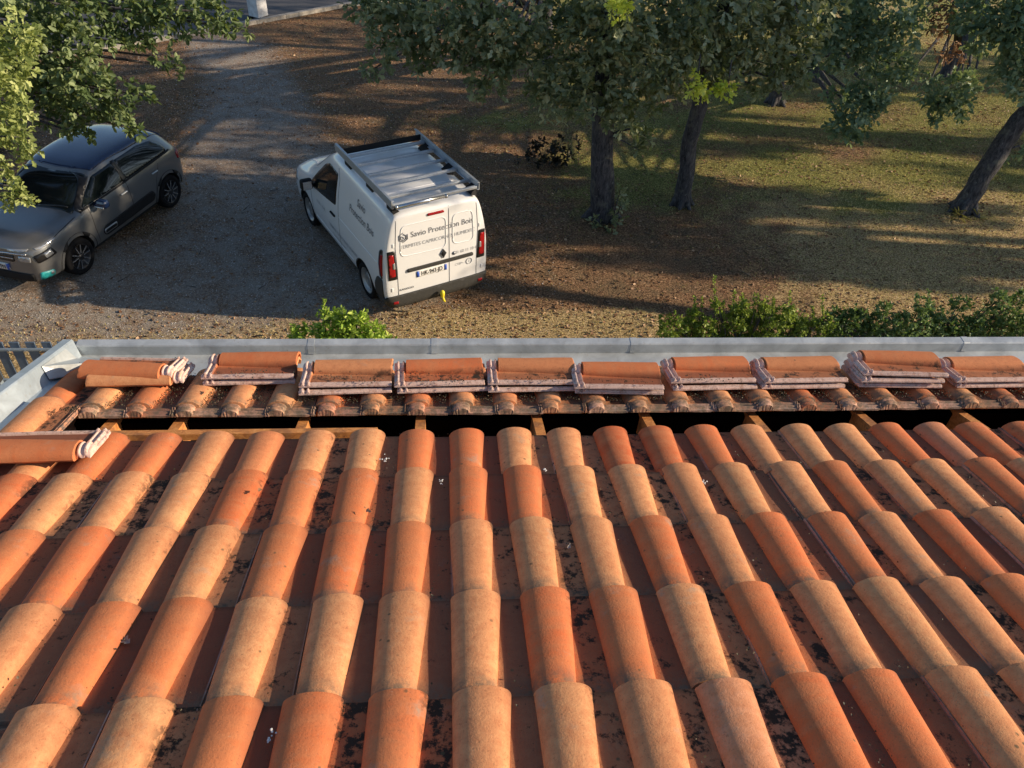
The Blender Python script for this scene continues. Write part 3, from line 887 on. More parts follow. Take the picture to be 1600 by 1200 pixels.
# trees off to the right that shade the lawn
rd = random.Random(5)
k = 0
OFF = [(20.5, 11.6, 34, 'slender oak between the hedge and the wood, right of the lawn'), (21.5, 17.2, 32, 'broad oak in the wood level with the leaning trunk, right of the lawn'), (26.5, 11.4, 38, 'oak at the wood edge nearest the hedge, right of the lawn'), (27.5, 20.4, 34, 'oak deeper in the wood behind the leaning trunk'), (32.5, 15.2, 34, 'oak in the second row of the wood right of the lawn'), (35, 21.5, 40, 'farthest oak of the wood right of the lawn')]
for (x, y, nc, lb) in OFF:
    k += 1
    lean = rd.uniform(-.8, .8)
    tree(lb, [(x, y, 0), (x + lean * .3, y, 2.5), (x + lean, y + .2, 6), (x + lean, y + .3, 9.5)], [.26, .22, .16, .06], [],
         canopy(x + lean, y, 7.8, 3.0, 2.2, 2.8, nc, r=(.25, .55), seed=100 + k, asp=(.9, .55, 1.6)), size=.15, dens=430, nleaf=5, group='oaks right of the lawn')

tree('broad oak standing just right of the photographed lawn, nearest the house', [(15.8, 8.7, 0), (15.6, 8.9, 2.5), (14.8, 9.9, 5), (13.9, 11, 8.5)], [.24, .2, .15, .06], [], canopy(13.8, 11.1, 7.3, 1.9, 1.9, 2.6, 52, r=(.28, .56), seed=71, asp=(.9, .6, 1.5)), size=.15, dens=330, nleaf=5, group='oaks right of the lawn')
# shrubs --------------------------------------------------------------
def shrub(name, label, clumps, size, dens, mat, shoots=(), shape='round', wid=.5, cat='shrub', nleaf=6, base=None):
    cs, rs = px_clumps(clumps)
    b = Vector((sum(c[0] for c in cs) / len(cs), sum(c[1] for c in cs) / len(cs), 0)) if base is None else base
    t = thing(name, label, cat, b)
    P, D, Sz, T = sprigs(cs, rs, dens, size, nleaf, down=-.5)
    q = np.array(b)
    Ps, Ds, Ss, Ts = [P], [D], [Sz], [T]
    bm = bmesh.new()
    for c, r in zip(cs, rs):
        c = Vector(c) - b
        for k in range(3):
            e = c + Vector([random.uniform(-.5, .5) * (r if not hasattr(r, '__len__') else r[0]) for _ in range(3)])
            tube(bm, [Vector((c.x * .5, c.y * .5, 0)), c * .6 + Vector((0, 0, -.05)), e], [.015, .01, .004], 5)
    for (px, py, py2, Y) in shoots:
        p0, p1 = at(px, py2, Y), at(px + random.uniform(-4, 4), py, Y)
        tube(bm, [p0 - b - Vector((0, 0, .3)), p0 - b, p1 - b], [.008, .006, .003], 5)
        n = int((p1 - p0).length / size * 7)
        f = rng.uniform(0, 1, n)
        pp = np.array(p0)[None] * (1 - f[:, None]) + np.array(p1)[None] * f[:, None]
        dd = rng.normal(size=(n, 3)); dd[:, 2] = np.abs(dd[:, 2]) * .8 + .3
        Ps.append(pp); Ds.append(dd); Ss.append(size * rng.uniform(.6, 1.0, n)); Ts.append(rng.uniform(.4, 1, n))
    obj('stem', bm, M_BARK, t)
    obj('foliage', leaves('foliage', np.concatenate(Ps) - q, np.concatenate(Ds), np.concatenate(Ss), np.concatenate(Ts), shape=shape, wid=wid), mat, t)
    return t
YB = 8.9
shrub('shrub', 'bright green leafy shrub just beyond the gutter, behind the van', [(490, 530, YB, .22), (520, 515, YB, .20), (550, 515, YB, .24), (580, 525, YB, .20), (600, 535, YB, .14), (465, 540, YB, .14), (510, 490, YB, .10), (535, 498, YB, .12), (560, 500, YB, .12), (540, 545, YB, .3), (460, 520, YB, .07), (505, 555, YB, .25), (590, 555, YB, .25)], .085, 1000, M_BUSH, [(507, 468, 500, YB), (536, 480, 500, YB), (572, 485, 505, YB), (455, 508, 530, YB)], wid=.5)
YH = 9.1
cl = [(1050 + 26 * k + random.uniform(-5, 5), 512 + random.uniform(-6, 8) - (10 if 3 < k < 8 else 0), YH + random.uniform(-.1, .2), random.uniform(.16, .25)) for k in range(10)]
cl += [(1060 + 26 * k, 545, YH, .28) for k in range(10)] + [(1085, 490, YH, .1), (1120, 480, YH, .1), (1160, 480, YH, .12), (1195, 482, YH, .11), (1230, 490, YH, .12), (1150, 500, YH, .2)]
shrub('hedge', 'yellow green hedge with tall upright shoots beyond the right half of the gutter', cl, .05, 2600, M_HEDGE,
      [(1118, 430, 490, YH), (1085, 462, 500, YH), (1098, 464, 500, YH), (1145, 455, 495, YH), (1160, 458, 490, YH), (1178, 456, 490, YH), (1196, 463, 495, YH), (1231, 456, 495, YH), (1207, 465, 490, YH), (1286, 462, 500, YH), (1075, 482, 510, YH), (1270, 478, 505, YH), (1130, 470, 500, YH), (1185, 460, 490, YH), (1240, 478, 500, YH)], cat='hedge', wid=.55)
cl = [(1300 + 25 * k + random.uniform(-5, 5), 505 + random.uniform(-6, 8), YH + random.uniform(-.1, .2), random.uniform(.18, .26)) for k in range(14)]
cl += [(1300 + 26 * k, 545, YH, .28) for k in range(14)] + [(1380, 482, YH, .12), (1440, 480, YH, .14), (1500, 475, YH, .14), (1560, 470, YH, .16), (1595, 468, YH, .15), (1340, 490, YH, .12)]
shrub('hedge', 'dark glossy leaved hedge at the far right beyond the gutter', cl, .062, 1700, M_HEDGE2, [(1450, 455, 490, YH), (1432, 460, 490, YH), (1385, 470, 495, YH), (1560, 455, 480, YH)], cat='hedge', wid=.5)
# sprouts at the foot of tree A, dark brush heap, tufts
shrub('shrub', 'small grey green sprouts growing around the foot of the thick trunk', [(945, 345, 13.4, .16), (930, 350, 13.4, .12), (965, 340, 13.4, .14), (972, 318, 13.5, .12), (968, 300, 13.5, .07), (955, 360, 13.2, .1)], .11, 260, M_OAK, shape='oak', wid=.6)
shrub('brush_heap', 'dark heap of cut brushwood lying on the lawn left of the thick trunk', [(850, 245, 16.2, (.5, .35, .22)), (875, 240, 16.2, (.35, .3, .22)), (840, 225, 16.5, .14)], .12, 260, leaf_material('heap_leaf', (.010, .010, .006), (.022, .020, .012), (.05, .045, .025), (.05, .05, .02), .1), [(880, 212, 240, 16.3), (905, 215, 240, 16.2)], cat='brush heap')
shrub('grass_tuft', 'dry yellow grass tuft at the foot of the leaning right trunk', [(1520, 345, 13.9, .16), (1500, 335, 13.9, .08)], .2, 260, M_GRASS, wid=.07, cat='grass tuft')

# ground cover ----------------------------------------------------------
def scatter(n, x0, x1, y0, y1, wf):
    x = rng.uniform(x0, x1, n); y = rng.uniform(y0, y1, n)
    keep = rng.uniform(0, 1, n) < wf(x, y)
    x, y = x[keep], y[keep]
    return np.stack([x, y, ground_z(x, y)], -1)
def gw(x, y):
    g, gr, d = masks(x, y)
    return np.clip(gr * .9 + d * .55 + .05, 0, 1) * (1 - g)
P = scatter(300000, -8, 18, 9.3, 27, gw)
D = rng.normal(size=P.shape) * .55; D[:, 2] = np.abs(D[:, 2]) * .5 + .45
g_, gr_, d_ = masks(P[:, 0], P[:, 1])
me = leaves('grass', P - [0, 0, .005], D, rng.uniform(.018, .055, len(P)), np.clip(.36 + .45 * d_ - .05 * gr_ + rng.normal(0, .28, len(P)), 0, 1), wid=.22, shape='round')
obj('grass', me, M_GRASS, label='short patchy green and dry yellow grass under the trees', cat='grass', kind='stuff')
P = scatter(130000, -12, 18, 9.2, 29, lambda x, y: np.clip(.30 + .35 * blobs(x, y, 31, r=1.0) + .35 * (y < 10.9), 0, 1) * (1 - .75 * masks(x, y)[0]))
D = rng.normal(size=P.shape); D[:, 2] *= .18
me = leaves('leaf_litter', P + [0, 0, .006], D, rng.uniform(.025, .075, len(P)), np.clip(rng.normal(.42, .26, len(P)), 0, 1), shape='round', wid=.6)
obj('leaf_litter', me, M_DEADL, label='scattered brown and tan fallen leaves over the ground', cat='fallen leaves', kind='stuff')
bmt = bmesh.new()
for _ in range(260):
    x, y = random.uniform(-9, 14), random.uniform(9.6, 22)
    z = gz(x, y) + .012
    a = random.uniform(0, 3.14); L_ = random.uniform(.06, .28)
    p0 = Vector((x, y, z)); p1 = p0 + Vector((math.cos(a), math.sin(a), random.uniform(0, .1))) * L_
    tube(bmt, [p0, p0.lerp(p1, .5) + Vector((random.uniform(-.02, .02), random.uniform(-.02, .02), .004)), p1], [.006, .005, .002], 5)
obj('twigs', bmt, M_BARK, label='small broken twigs strewn over the lawn and drive', cat='twigs', kind='stuff')
# gravel stones
P = scatter(70000, -9, 2, 9.3, 24, lambda x, y: np.clip(masks(x, y)[0] * .8 + .12, 0, 1))
n = len(P)
tet = np.array([[1, 0, -.5], [-.5, .87, -.5], [-.5, -.87, -.5], [0, 0, .8]])
ang = rng.uniform(0, 6.28, n); sc = rng.uniform(.006, .017, n)
ca, sa = np.cos(ang), np.sin(ang)
V = np.empty((n, 4, 3))
for k in range(4):
    V[:, k, 0] = P[:, 0] + sc * (tet[k, 0] * ca - tet[k, 1] * sa) * rng.uniform(.7, 1.3, n)
    V[:, k, 1] = P[:, 1] + sc * (tet[k, 0] * sa + tet[k, 1] * ca)
    V[:, k, 2] = P[:, 2] + sc * tet[k, 2] * .7 + .003
o = np.arange(n)[:, None] * 4
me = fastmesh('gravel', V.reshape(-1, 3), np.concatenate([o + np.array([q]) for q in ([0, 1, 3], [1, 2, 3], [2, 0, 3])]))
attr(me, 'tone', np.repeat(rng.uniform(0, 1, n), 4))
t = NT('gravel_stone'); t.base(t.ramp(t.n('ShaderNodeAttribute', attribute_name='tone').outputs['Fac'], [(0., (.14, .13, .12)), (.6, (.38, .36, .34)), (1., (.68, .65, .62))])).rough(.85)
obj('gravel', me, t.m, label='loose grey gravel stones on the parking drive', cat='gravel', kind='stuff')

# ------------------------------------------------------------------ fence at lower left, post at top
M_FENCE = simple('fence_paint', (.10, .14, .20), .5, .2, .1)
M_FENCEL = simple('fence_rail_paint', (.24, .30, .36), .45, .3, .1)
FY = 8.5
fp0, fp1 = at(-60, 533, FY), at(112, 533, FY)
fn = thing('fence', 'blue grey metal board fence left of the roof corner', 'fence', (fp0.x, FY, 0))
zt = at(30, 533, FY).z
zt2 = at(30, 544, FY).z
bw_, pitch = .125, .205
q = Vector(fn.location)
x = fp0.x - 1.2
i = 0
while x < fp1.x + .9:
    bm = bmesh.new()
    box(bm, (x - q.x, 0, zt / 2), (bw_, .022, zt - .03), bev=.004)
    box(bm, (x - q.x + bw_ / 2 - .004, -.013, zt / 2), (.006, .004, zt - .04), mi=0)
    obj('board', bm, M_FENCE, fn)
    x += pitch; i += 1
bm = bmesh.new()
wd = fp1.x - fp0.x + 2.2
box(bm, (wd / 2 - 1.2, -.032, zt2), (wd, .035, .035), bev=.004)
for k in range(18): box(bm, (-1.1 + k * .205 + .03, -.052, zt2), (.012, .008, .012))
obj('rail', bm, M_FENCEL, fn)
bm = bmesh.new(); box(bm, (wd / 2 - 1.2, -.032, .25), (wd, .035, .035), bev=.004); obj('rail', bm, M_FENCEL, fn)
gp = at(2, 590, 8.2)
pg = thing('gate_post', 'grey steel gate post with latch at the lower left edge by the fence', 'gate post', (gp.x - .06, 8.2, 0))
bm = bmesh.new(); box(bm, (0, 0, .36), (.08, .08, .78), bev=.006); obj('post', bm, M_FENCEL, pg)
bm = bmesh.new(); box(bm, (.05, -.03, .55), (.05, .09, .12), bev=.01); tube(bm, [(.06, -.05, .58), (.06, -.14, .60), (.14, -.14, .60)], [.01, .01, .01], 8); obj('latch', bm, simple('latch_black', (.03, .03, .03), .4), pg)

wp = onz(405, 30)
po = thing('roadside_post', 'white square post with black feet at the top edge by the road', 'post', wp, R(-35))
bm = bmesh.new(); box(bm, (0, 0, 1.1), (.42, .42, 2.0), bev=.02); obj('column', bm, simple('post_white', (.55, .57, .60), .6, var=.2, scale=6), po)
for sx, sy in ((-.17, -.17), (.17, -.17), (-.17, .17), (.17, .17)):
    bm = bmesh.new(); box(bm, (sx, sy, .05), (.12, .12, .13), bev=.015); obj('foot', bm, simple('foot_black', (.015, .015, .015), .6) if sx < 0 and sy < 0 else bpy.data.materials['foot_black'], po)

# ------------------------------------------------------------------ vehicles
def paint(name, col, metal=0.0, rough=.35, flake=0, dust=.2):
    t = NT(name)
    P = t.n('ShaderNodeTexCoord').outputs['Object']
    n1 = t.noise(2.5, 5, .6, P)
    n2 = t.noise(70, 3, .7, P)
    c = t.mix(t.ramp(n1, [(.4, 0.), (.75, dust)]), col, tuple(min(1, x * .8 + .03) for x in col))
    c = t.mix(t.ramp(n2, [(.66, 0.), (.74, dust * 1.5)]), c, (.25, .22, .18))
    t.base(c).rough(rough, metal)
    t.b.inputs['Coat Weight'].default_value = .9
    t.b.inputs['Coat Roughness'].default_value = .05
    if flake: t.bump(t.noise(600, 1, .5, P), .04, .001)
    return t.m
M_WHITE = paint('white_paint', (.72, .74, .76), 0, .35)
M_GREY = paint('grey_metallic_paint', (.17, .175, .178), .5, .34, 1, .08)
M_BLUE = paint('dark_blue_roof_paint', (.006, .016, .055), .2, .18, 0, .05)
M_PLAST = simple('trim_plastic', (.014, .0145, .016), .7, spec=.2)
M_PLASTG = simple('bumper_plastic', (.045, .045, .043), .65, spec=.25)
M_TYRE = simple('tyre_rubber', (.010, .010, .011), .9, bump=.2, spec=.15)
M_RIMG = simple('rim_grey', (.32, .33, .34), .4, .6)
M_RIMK = simple('rim_black', (.02, .02, .022), .4)
M_GLASS = NT('dark_window_glass').base((.006, .009, .010)).rough(.06, 0, .6).m
M_RED = NT('red_lamp').base((.27, .007, .010)).rough(.15).m
M_LAMP = NT('clear_lamp').base((.42, .44, .46)).rough(.12, .5).m
M_ALU = simple('aluminium', (.42, .46, .50), .42, .5, .1)
M_ALUS = simple('bright_aluminium', (.55, .57, .60), .25, .9, .05)
M_WELL = simple('wheel_well', (.012, .012, .012), .9)
M_INK = simple('lettering_grey', (.12, .13, .15), .5)
M_INKL = simple('lettering_light_grey', (.28, .30, .33), .5)
M_PLATE = simple('plate_white', (.75, .75, .73), .35)
M_PLBLUE = simple('plate_blue', (.03, .09, .45), .35)
M_BLACK = simple('gloss_black', (.012, .012, .013), .3)
M_TEAL = simple('teal_accent', (.02, .28, .30), .4)
M_YEL = simple('yellow_plastic', (.75, .62, .03), .5)

def body_shell(stations, wells, mat, well_r, width):
    """stations: x, zb, ws, wm, zm, wb, zbelt, wr, zr, zc"""
    bm = bmesh.new()
    rings = []
    for (x, zb, ws, wm, zm, wb, zt, wr, zr, zc) in stations:
        half = [(0, zb), (ws * .7, zb), (ws, zb + .03), (wm, zb + (zm - zb) * .45), (wm, zm), (wb, zt), (wb * .55 + wr * .45, zt + (zr - zt) * .5), (wr, zr), (wr * .86, zr + (zc - zr) * .72), (wr * .45, zc), (0, zc)]
        ring = [bm.verts.new((x, y, z)) for y, z in half]
        ring += [bm.verts.new((x, -y, z)) for y, z in half[-2:0:-1]]
        rings.append(ring)
    n = len(rings[0])
    for a, b in zip(rings, rings[1:]):
        for k in range(n): bm.faces.new((a[k], a[(k + 1) % n], b[(k + 1) % n], b[k]))
    for ring, s in ((rings[0], 1), (rings[-1], -1)):
        # cap with quads across the two halves
        m = n // 2
        L = ring[:m + 1]; Rr = [ring[0]] + ring[:m - 1:-1]
        for k in range(m):
            q = [L[k], L[k + 1], Rr[k + 1], Rr[k]]
            u = []
            for v in q:
                if v not in u: u.append(v)
            if len(u) >= 3: bm.faces.new(u if s > 0 else u[::-1])
    bmesh.ops.recalc_face_normals(bm, faces=bm.faces)
    for f in bm.faces: f.smooth = True
    me = bpy.data.meshes.new('shell'); bm.to_mesh(me); bm.free()
    o = bpy.data.objects.new('shell', me); COL.objects.link(o)
    md_ = o.modifiers.new('s', 'SUBSURF'); md_.levels = 3; md_.render_levels = 3
    cut = []
    for (wx, wz) in wells:
        cb = bmesh.new()
        for sd_ in (1, -1):
            rg = lathe(cb, [(well_r, sd_ * (width - .30)), (well_r, sd_ * (width + .2))], 40, 'Y', (wx, 0, wz))
            cb.faces.new(rg[0]); cb.faces.new(rg[1])
        bmesh.ops.recalc_face_normals(cb, faces=cb.faces)
        cm = bpy.data.meshes.new('cut'); cb.to_mesh(cm); cb.free()
        c = bpy.data.objects.new('cut', cm); COL.objects.link(c)
        b = o.modifiers.new('b', 'BOOLEAN'); b.operation = 'DIFFERENCE'; b.object = c; b.solver = 'EXACT'
        cut.append(c)
    dg = bpy.context.evaluated_depsgraph_get()
    me2 = bpy.data.meshes.new_from_object(o.evaluated_get(dg))
    for c in cut + [o]: bpy.data.objects.remove(c)
    me2.name = 'body'
    me2.materials.clear()
    me2.materials.append(mat); me2.materials.append(M_WELL)
    bm = bmesh.new(); bm.from_mesh(me2)
    for f in bm.faces:
        f.smooth = True
        f.material_index = 0
        for wx, wz in wells:
            if all(math.hypot(v.co.x - wx, v.co.z - wz) < well_r + .004 and v.co.z < wz + well_r + .01 for v in f.verts): f.material_index = 1
    for e in bm.edges:
        if len(e.link_faces) == 2 and (e.calc_face_angle(0) > R(42)): e.smooth = False
    bm.to_mesh(me2)
    bvh = BVHTree.FromBMesh(bm)
    bm.free()
    return me2, bvh
def proj_verts(bm, bvh, axis, off):
    for v in bm.verts:
        a, b = v.co.x, v.co.y
        if axis == 'L': o_, d = Vector((a, 3, b)), Vector((0, -1, 0))
        elif axis == 'Rt': o_, d = Vector((a, -3, b)), Vector((0, 1, 0))
        elif axis == 'B': o_, d = Vector((-3, a, b)), Vector((1, 0, 0))
        elif axis == 'F': o_, d = Vector((8, a, b)), Vector((-1, 0, 0))
        else: o_, d = Vector((a, b, 5)), Vector((0, 0, -1))
        h, nn, _, _ = bvh.ray_cast(o_, d)
        if h is None:
            h, nn, _, _ = bvh.find_nearest(o_ + d * 2.1)
        if nn.dot(d) > 0: nn = -nn
        v.co = h + nn * off
def patch(name, bvh, pts, axis, off, mat, parent, res=.07, label=None):
    bm = bmesh.new()
    vs = [bm.verts.new((a, b, 0)) for a, b in pts]
    f = bm.faces.new(vs)
    bmesh.ops.triangulate(bm, faces=[f])
    for _ in range(7):
        long = [e for e in bm.edges if e.calc_length() > res]
        if not long: break
        bmesh.ops.subdivide_edges(bm, edges=long, cuts=1)
        bmesh.ops.triangulate(bm, faces=[f for f in bm.faces if len(f.verts) > 3])
    proj_verts(bm, bvh, axis, off)
    for f in bm.faces: f.smooth = True
    # give it a body: rim folded back to the skin
    be = [e for e in bm.edges if e.is_boundary]
    r = bmesh.ops.extrude_edge_only(bm, edges=be)
    nv = [v for v in r['geom'] if isinstance(v, bmesh.types.BMVert)]
    for v in nv:
        h, nn, _, _ = bvh.find_nearest(v.co)
        if h is not None: v.co = h - (v.co - h) * .5
    bmesh.ops.recalc_face_normals(bm, faces=bm.faces)
    return obj(name, bm, mat, parent, label=label)
def rpoly(pts, r=.04, n=4):
    out = []
    N = len(pts)
    for i in range(N):
        p0, p1, p2 = Vector(pts[i - 1]), Vector(pts[i]), Vector(pts[(i + 1) % N])
        a = (p0 - p1); b = (p2 - p1)
        rr_ = min(r, a.length * .45, b.length * .45)
        A_, B_ = p1 + a.normalized() * rr_, p1 + b.normalized() * rr_
        for k in range(n + 1):
            t = k / n
            out.append(tuple((A_ * (1 - t) ** 2 + p1 * 2 * t * (1 - t) + B_ * t * t)[:2]))
    return out
def strip(name, bvh, line, w, axis, off, mat, parent):
    """a thin line (door seam, trim) drawn along a surface"""
    L_, R_ = [], []
    for i, p in enumerate(line):
        p = Vector(p); d = (Vector(line[min(i + 1, len(line) - 1)]) - Vector(line[max(i - 1, 0)])).normalized()
        nn = Vector((-d.y, d.x)) * w / 2
        L_.append(tuple(p + nn)); R_.append(tuple(p - nn))
    return patch(name, bvh, L_ + R_[::-1], axis, off, mat, parent, res=.09)
def text(name, bvh, s, x, z, size, axis, mat, parent, mirror=False, rot=0, bold=0, sx=1.0, align='CENTER', off=.0045):
    cv = bpy.data.curves.new('t', 'FONT'); cv.body = s; cv.size = size; cv.align_x = align; cv.resolution_u = 3
    cv.offset = bold
    to = bpy.data.objects.new('t', cv); COL.objects.link(to)
    me = bpy.data.meshes.new_from_object(to.evaluated_get(bpy.context.evaluated_depsgraph_get()))
    bpy.data.objects.remove(to)
    bm = bmesh.new(); bm.from_mesh(me)
    bmesh.ops.triangulate(bm, faces=bm.faces)
    c, sn = math.cos(rot), math.sin(rot)
    for v in bm.verts:
        a, b = v.co.x * sx * (-1 if mirror else 1), v.co.y
        v.co = Vector((x + a * c - b * sn, z + a * sn + b * c, 0))
    proj_verts(bm, bvh, axis, off)
    return obj(name, bm, mat, parent)
def wheel(parent, x, y, r, w, side, style):
    wt = bpy.data.objects.new('wheel', None); COL.objects.link(wt); wt.parent = parent
    wt.location = (x, y, r)
    s = side
    bm = bmesh.new()
    rr_ = r * .68
    lathe(bm, [(rr_, s * w * .42), (r * .80, s * w * .52), (r * .93, s * w * .50), (r * .985, s * w * .38), (r, s * w * .15), (r, -s * w * .3), (r * .95, -s * w * .48), (rr_, -s * w * .42)], 40, 'Y')
    bmesh.ops.recalc_face_normals(bm, faces=bm.faces)
    obj('tyre', bm, M_TYRE, wt)
    bm = bmesh.new()
    if style == 'steel':
        lathe(bm, [(rr_ * 1.02, s * w * .45), (rr_ * .94, s * w * .42), (rr_ * .88, s * w * .12), (rr_ * .62, s * w * .20), (rr_ * .5, s * w * .34), (rr_ * .28, s * w * .36), (rr_ * .22, s * w * .28), (.002, s * w * .28)], 36, 'Y')
        bmesh.ops.recalc_face_normals(bm, faces=bm.faces)
        obj('rim', bm, M_RIMG, wt)
        bm = bmesh.new()
        for k in range(8):
            a = k * math.pi / 4
            lathe(bm, [(.018, -s * .004), (.018, s * .003), (.001, s * .003)], 10, 'Y', (rr_ * .70 * math.cos(a), s * w * .185, rr_ * .70 * math.sin(a)))
        obj('rim_hole', bm, M_BLACK, wt)
    else:
        lathe(bm, [(rr_ * 1.02, s * w * .45), (rr_ * .93, s * w * .42), (rr_ * .90, s * w * .05), (.002, s * w * .02)], 36, 'Y')
        for k in range(5):
            a = k * 2 * math.pi / 5 + .3
            for dv in (-.16, .16):
                p0 = Vector((.03 * math.cos(a), s * w * .36, .03 * math.sin(a)))
                p1 = Vector((rr_ * .96 * math.cos(a + dv * 1.7), s * w * .44, rr_ * .96 * math.sin(a + dv * 1.7)))
                d = (p1 - p0); L_ = d.length; d.normalize()
                yy = Vector((0, s, 0)); zz = d.cross(yy).normalized()
                obox(bm, (p0 + p1) / 2, d, yy, zz, L_, .018, .022)
        lathe(bm, [(.045, s * w * .30), (.045, s * w * .44), (.001, s * w * .45)], 20, 'Y')
        bmesh.ops.recalc_face_normals(bm, faces=bm.faces)
        obj('rim', bm, M_RIMK, wt)
        bm = bmesh.new()
        for k in range(5):
            a = k * 2 * math.pi / 5 + .3
            for dv in (-.16, .16):
                p0 = Vector((.06 * math.cos(a + dv * 2), s * (w * .40 + .012), .06 * math.sin(a + dv * 2)))
                p1 = Vector((rr_ * .95 * math.cos(a + dv * 1.7), s * (w * .44 + .012), rr_ * .95 * math.sin(a + dv * 1.7)))
                d = (p1 - p0); L_ = d.length; d.normalize()
                yy = Vector((0, s, 0)); zz = d.cross(yy).normalized()
                obox(bm, (p0 + p1) / 2, d, yy, zz, L_, .006, .019)
        obj('spoke_face', bm, M_ALUS, wt)
    return wt

# ---- white panel van
VHD = R(117.2)
van = thing('panel_van', 'white panel van with aluminium roof rack and grey lettering parked on the gravel', 'van', (-.135, 10.50, 0), VHD)
VS = [ # x, zb, ws, wm, zm, wb, zbelt, wr, zr, zc
    (.00, .36, .78, .84, .80, .83, 1.18, .70, 1.80, 1.85),
    (.03, .27, .86, .915, .78, .90, 1.20, .745, 1.84, 1.90),
    (.12, .22, .87, .925, .80, .91, 1.21, .76, 1.86, 1.93),
    (.90, .18, .86, .925, .82, .91, 1.22, .775, 1.88, 1.95),
    (1.6, .18, .86, .925, .82, .91, 1.22, .775, 1.88, 1.95),
    (2.2, .18, .86, .925, .82, .91, 1.21, .765, 1.86, 1.94),
    (2.55, .18, .86, .925, .82, .91, 1.20, .74, 1.80, 1.89),
    (3.05, .18, .86, .925, .82, .905, 1.16, .71, 1.48, 1.57),
    (3.48, .18, .86, .925, .82, .895, 1.08, .76, 1.14, 1.21),
    (3.95, .19, .86, .92, .80, .875, 1.00, .74, 1.06, 1.13),
    (4.25, .20, .83, .90, .74, .84, .92, .68, .98, 1.03),
    (4.42, .24, .72, .80, .66, .72, .82, .56, .86, .89),
    (4.47, .30, .62, .70, .60, .62, .74, .46, .77, .79)]
vme, vb = body_shell(VS, [(.88, .32), (3.60, .32)], M_WHITE, .375, .93)
obj('body', vme, None, van)
# rear bumper, corner cladding
patch('rear_bumper', vb, rpoly([(-.90, .27), (.90, .27), (.90, .50), (-.90, .50)], .04), 'B', .035, M_PLASTG, van, label='dark plastic rear bumper')
for sg, ax in ((1, 'L'), (-1, 'Rt')):
    patch('corner_cladding', vb, rpoly([(.10, .28), (.46, .24), (.40, .60), (.28, .78), (.10, .80)], .05), ax, .014, M_PLASTG, van)
    patch('sill_trim', vb, rpoly([(1.30, .19), (3.20, .19), (3.20, .30), (1.30, .30)], .02), ax, .008, M_PLASTG, van)
    tl = patch('tail_light', vb, rpoly([(.10, .80), (.19, .84), (.22, 1.05), (.20, 1.26), (.15, 1.31), (.10, 1.31)], .03), ax, .010, M_BLACK, van)
    patch('light_frame', vb, rpoly([(sg * .705, .80), (sg * .85, .80), (sg * .85, 1.31), (sg * .73, 1.31)], .02), 'B', .008, M_BLACK, tl)
    patch('lens', vb, rpoly([(.09, .86), (.14, .88), (.17, 1.05), (.15, 1.22), (.09, 1.24)], .02), ax, .018, M_RED, tl)
    patch('lens', vb, rpoly([(sg * .735, .86), (sg * .835, .86), (sg * .835, 1.25), (sg * .755, 1.25)], .02), 'B', .016, M_RED, tl)
    patch('reversing_lens', vb, rpoly([(sg * .735, 1.00), (sg * .775, 1.00), (sg * .775, 1.10), (sg * .74, 1.10)], .01), 'B', .022, M_LAMP, tl)
    # arch trim
    for wx in (.88, 3.60):
        arc = [(wx + .385 * math.cos(t), .32 + .385 * math.sin(t)) for t in [math.pi * (.02 + .96 * k / 22) for k in range(23)]]
        strip('wheel_arch_edge', vb, arc, .016, ax, .004, M_WELL, van)
    # seams
    strip('door_seam', vb, [(1.90, .34), (1.89, .8), (1.89, 1.20), (1.90, 1.66), (2.02, 1.80)], .010, ax, .003, M_INK, van)
    strip('door_seam', vb, [(1.90, .34), (2.9, .33), (3.18, .42), (3.24, .75), (3.26, 1.04)], .010, ax, .003, M_INK, van)
    strip('body_crease', vb, [(.30, 1.00), (1.2, 1.005), (1.88, 1.00)], .014, ax, .006, M_WHITE, van)
    strip('body_crease', vb, [(1.35, .46), (2.1, .44), (3.1, .46)], .014, ax, .006, M_WHITE, van)
    w_ = patch('side_window', vb, rpoly([(1.99, 1.17), (2.60, 1.08), (3.20, 1.00), (3.20, 1.10), (2.98, 1.34), (2.68, 1.60), (2.42, 1.72), (1.99, 1.72)], .06), ax, .006, M_GLASS, van)
    bm = bmesh.new()
    dh = box(bm, (2.14, sg * .935, .95), (.20, .035, .035), bev=.012)
    obj('door_handle', bm, M_PLAST, van)
    bm = bmesh.new()
    box(bm, (3.08, sg * 1.04, 1.10), (.14, .22, .20), bev=.045)
    tube(bm, [(3.10, sg * .88, 1.04), (3.09, sg * .98, 1.07)], [.035, .03], 8)
    mir = obj('wing_mirror', bm, M_PLAST, van)
    bm = bmesh.new(); box(bm, (3.008, sg * 1.04, 1.10), (.006, .16, .15), bev=.002); obj('mirror_glass', bm, M_ALUS, mir)
    hl = patch('headlight', vb, rpoly([(4.02, .74), (4.34, .66), (4.32, .82), (4.08, .90)], .03), ax, .008, M_LAMP, van)
    for wx in (.88, 3.60): wheel(van, wx, sg * .80, .325, .20, sg, 'steel')
patch('windscreen', vb, rpoly([(2.66, -.62), (3.42, -.72), (3.42, .72), (2.66, .62)], .06), 'T', .004, M_GLASS, van)
patch('front_bumper', vb, rpoly([(-.80, .22), (.80, .22), (.80, .46), (-.80, .46)], .05), 'F', .02, M_PLASTG, van)
patch('grille', vb, rpoly([(-.45, .60), (.45, .60), (.40, .72), (-.40, .72)], .03), 'F', .01, M_BLACK, van)
for wy in (-.4, .05):
    strip('wiper', vb, [(3.44, wy), (3.40, wy + .28), (3.34, wy + .52)], .018, 'T', .02, M_BLACK, van)
bm = bmesh.new(); tube(bm, [(2.55, .1, 1.88), (2.42, .1, 2.06)], [.009, .004], 6); obj('aerial', bm, M_BLACK, van)
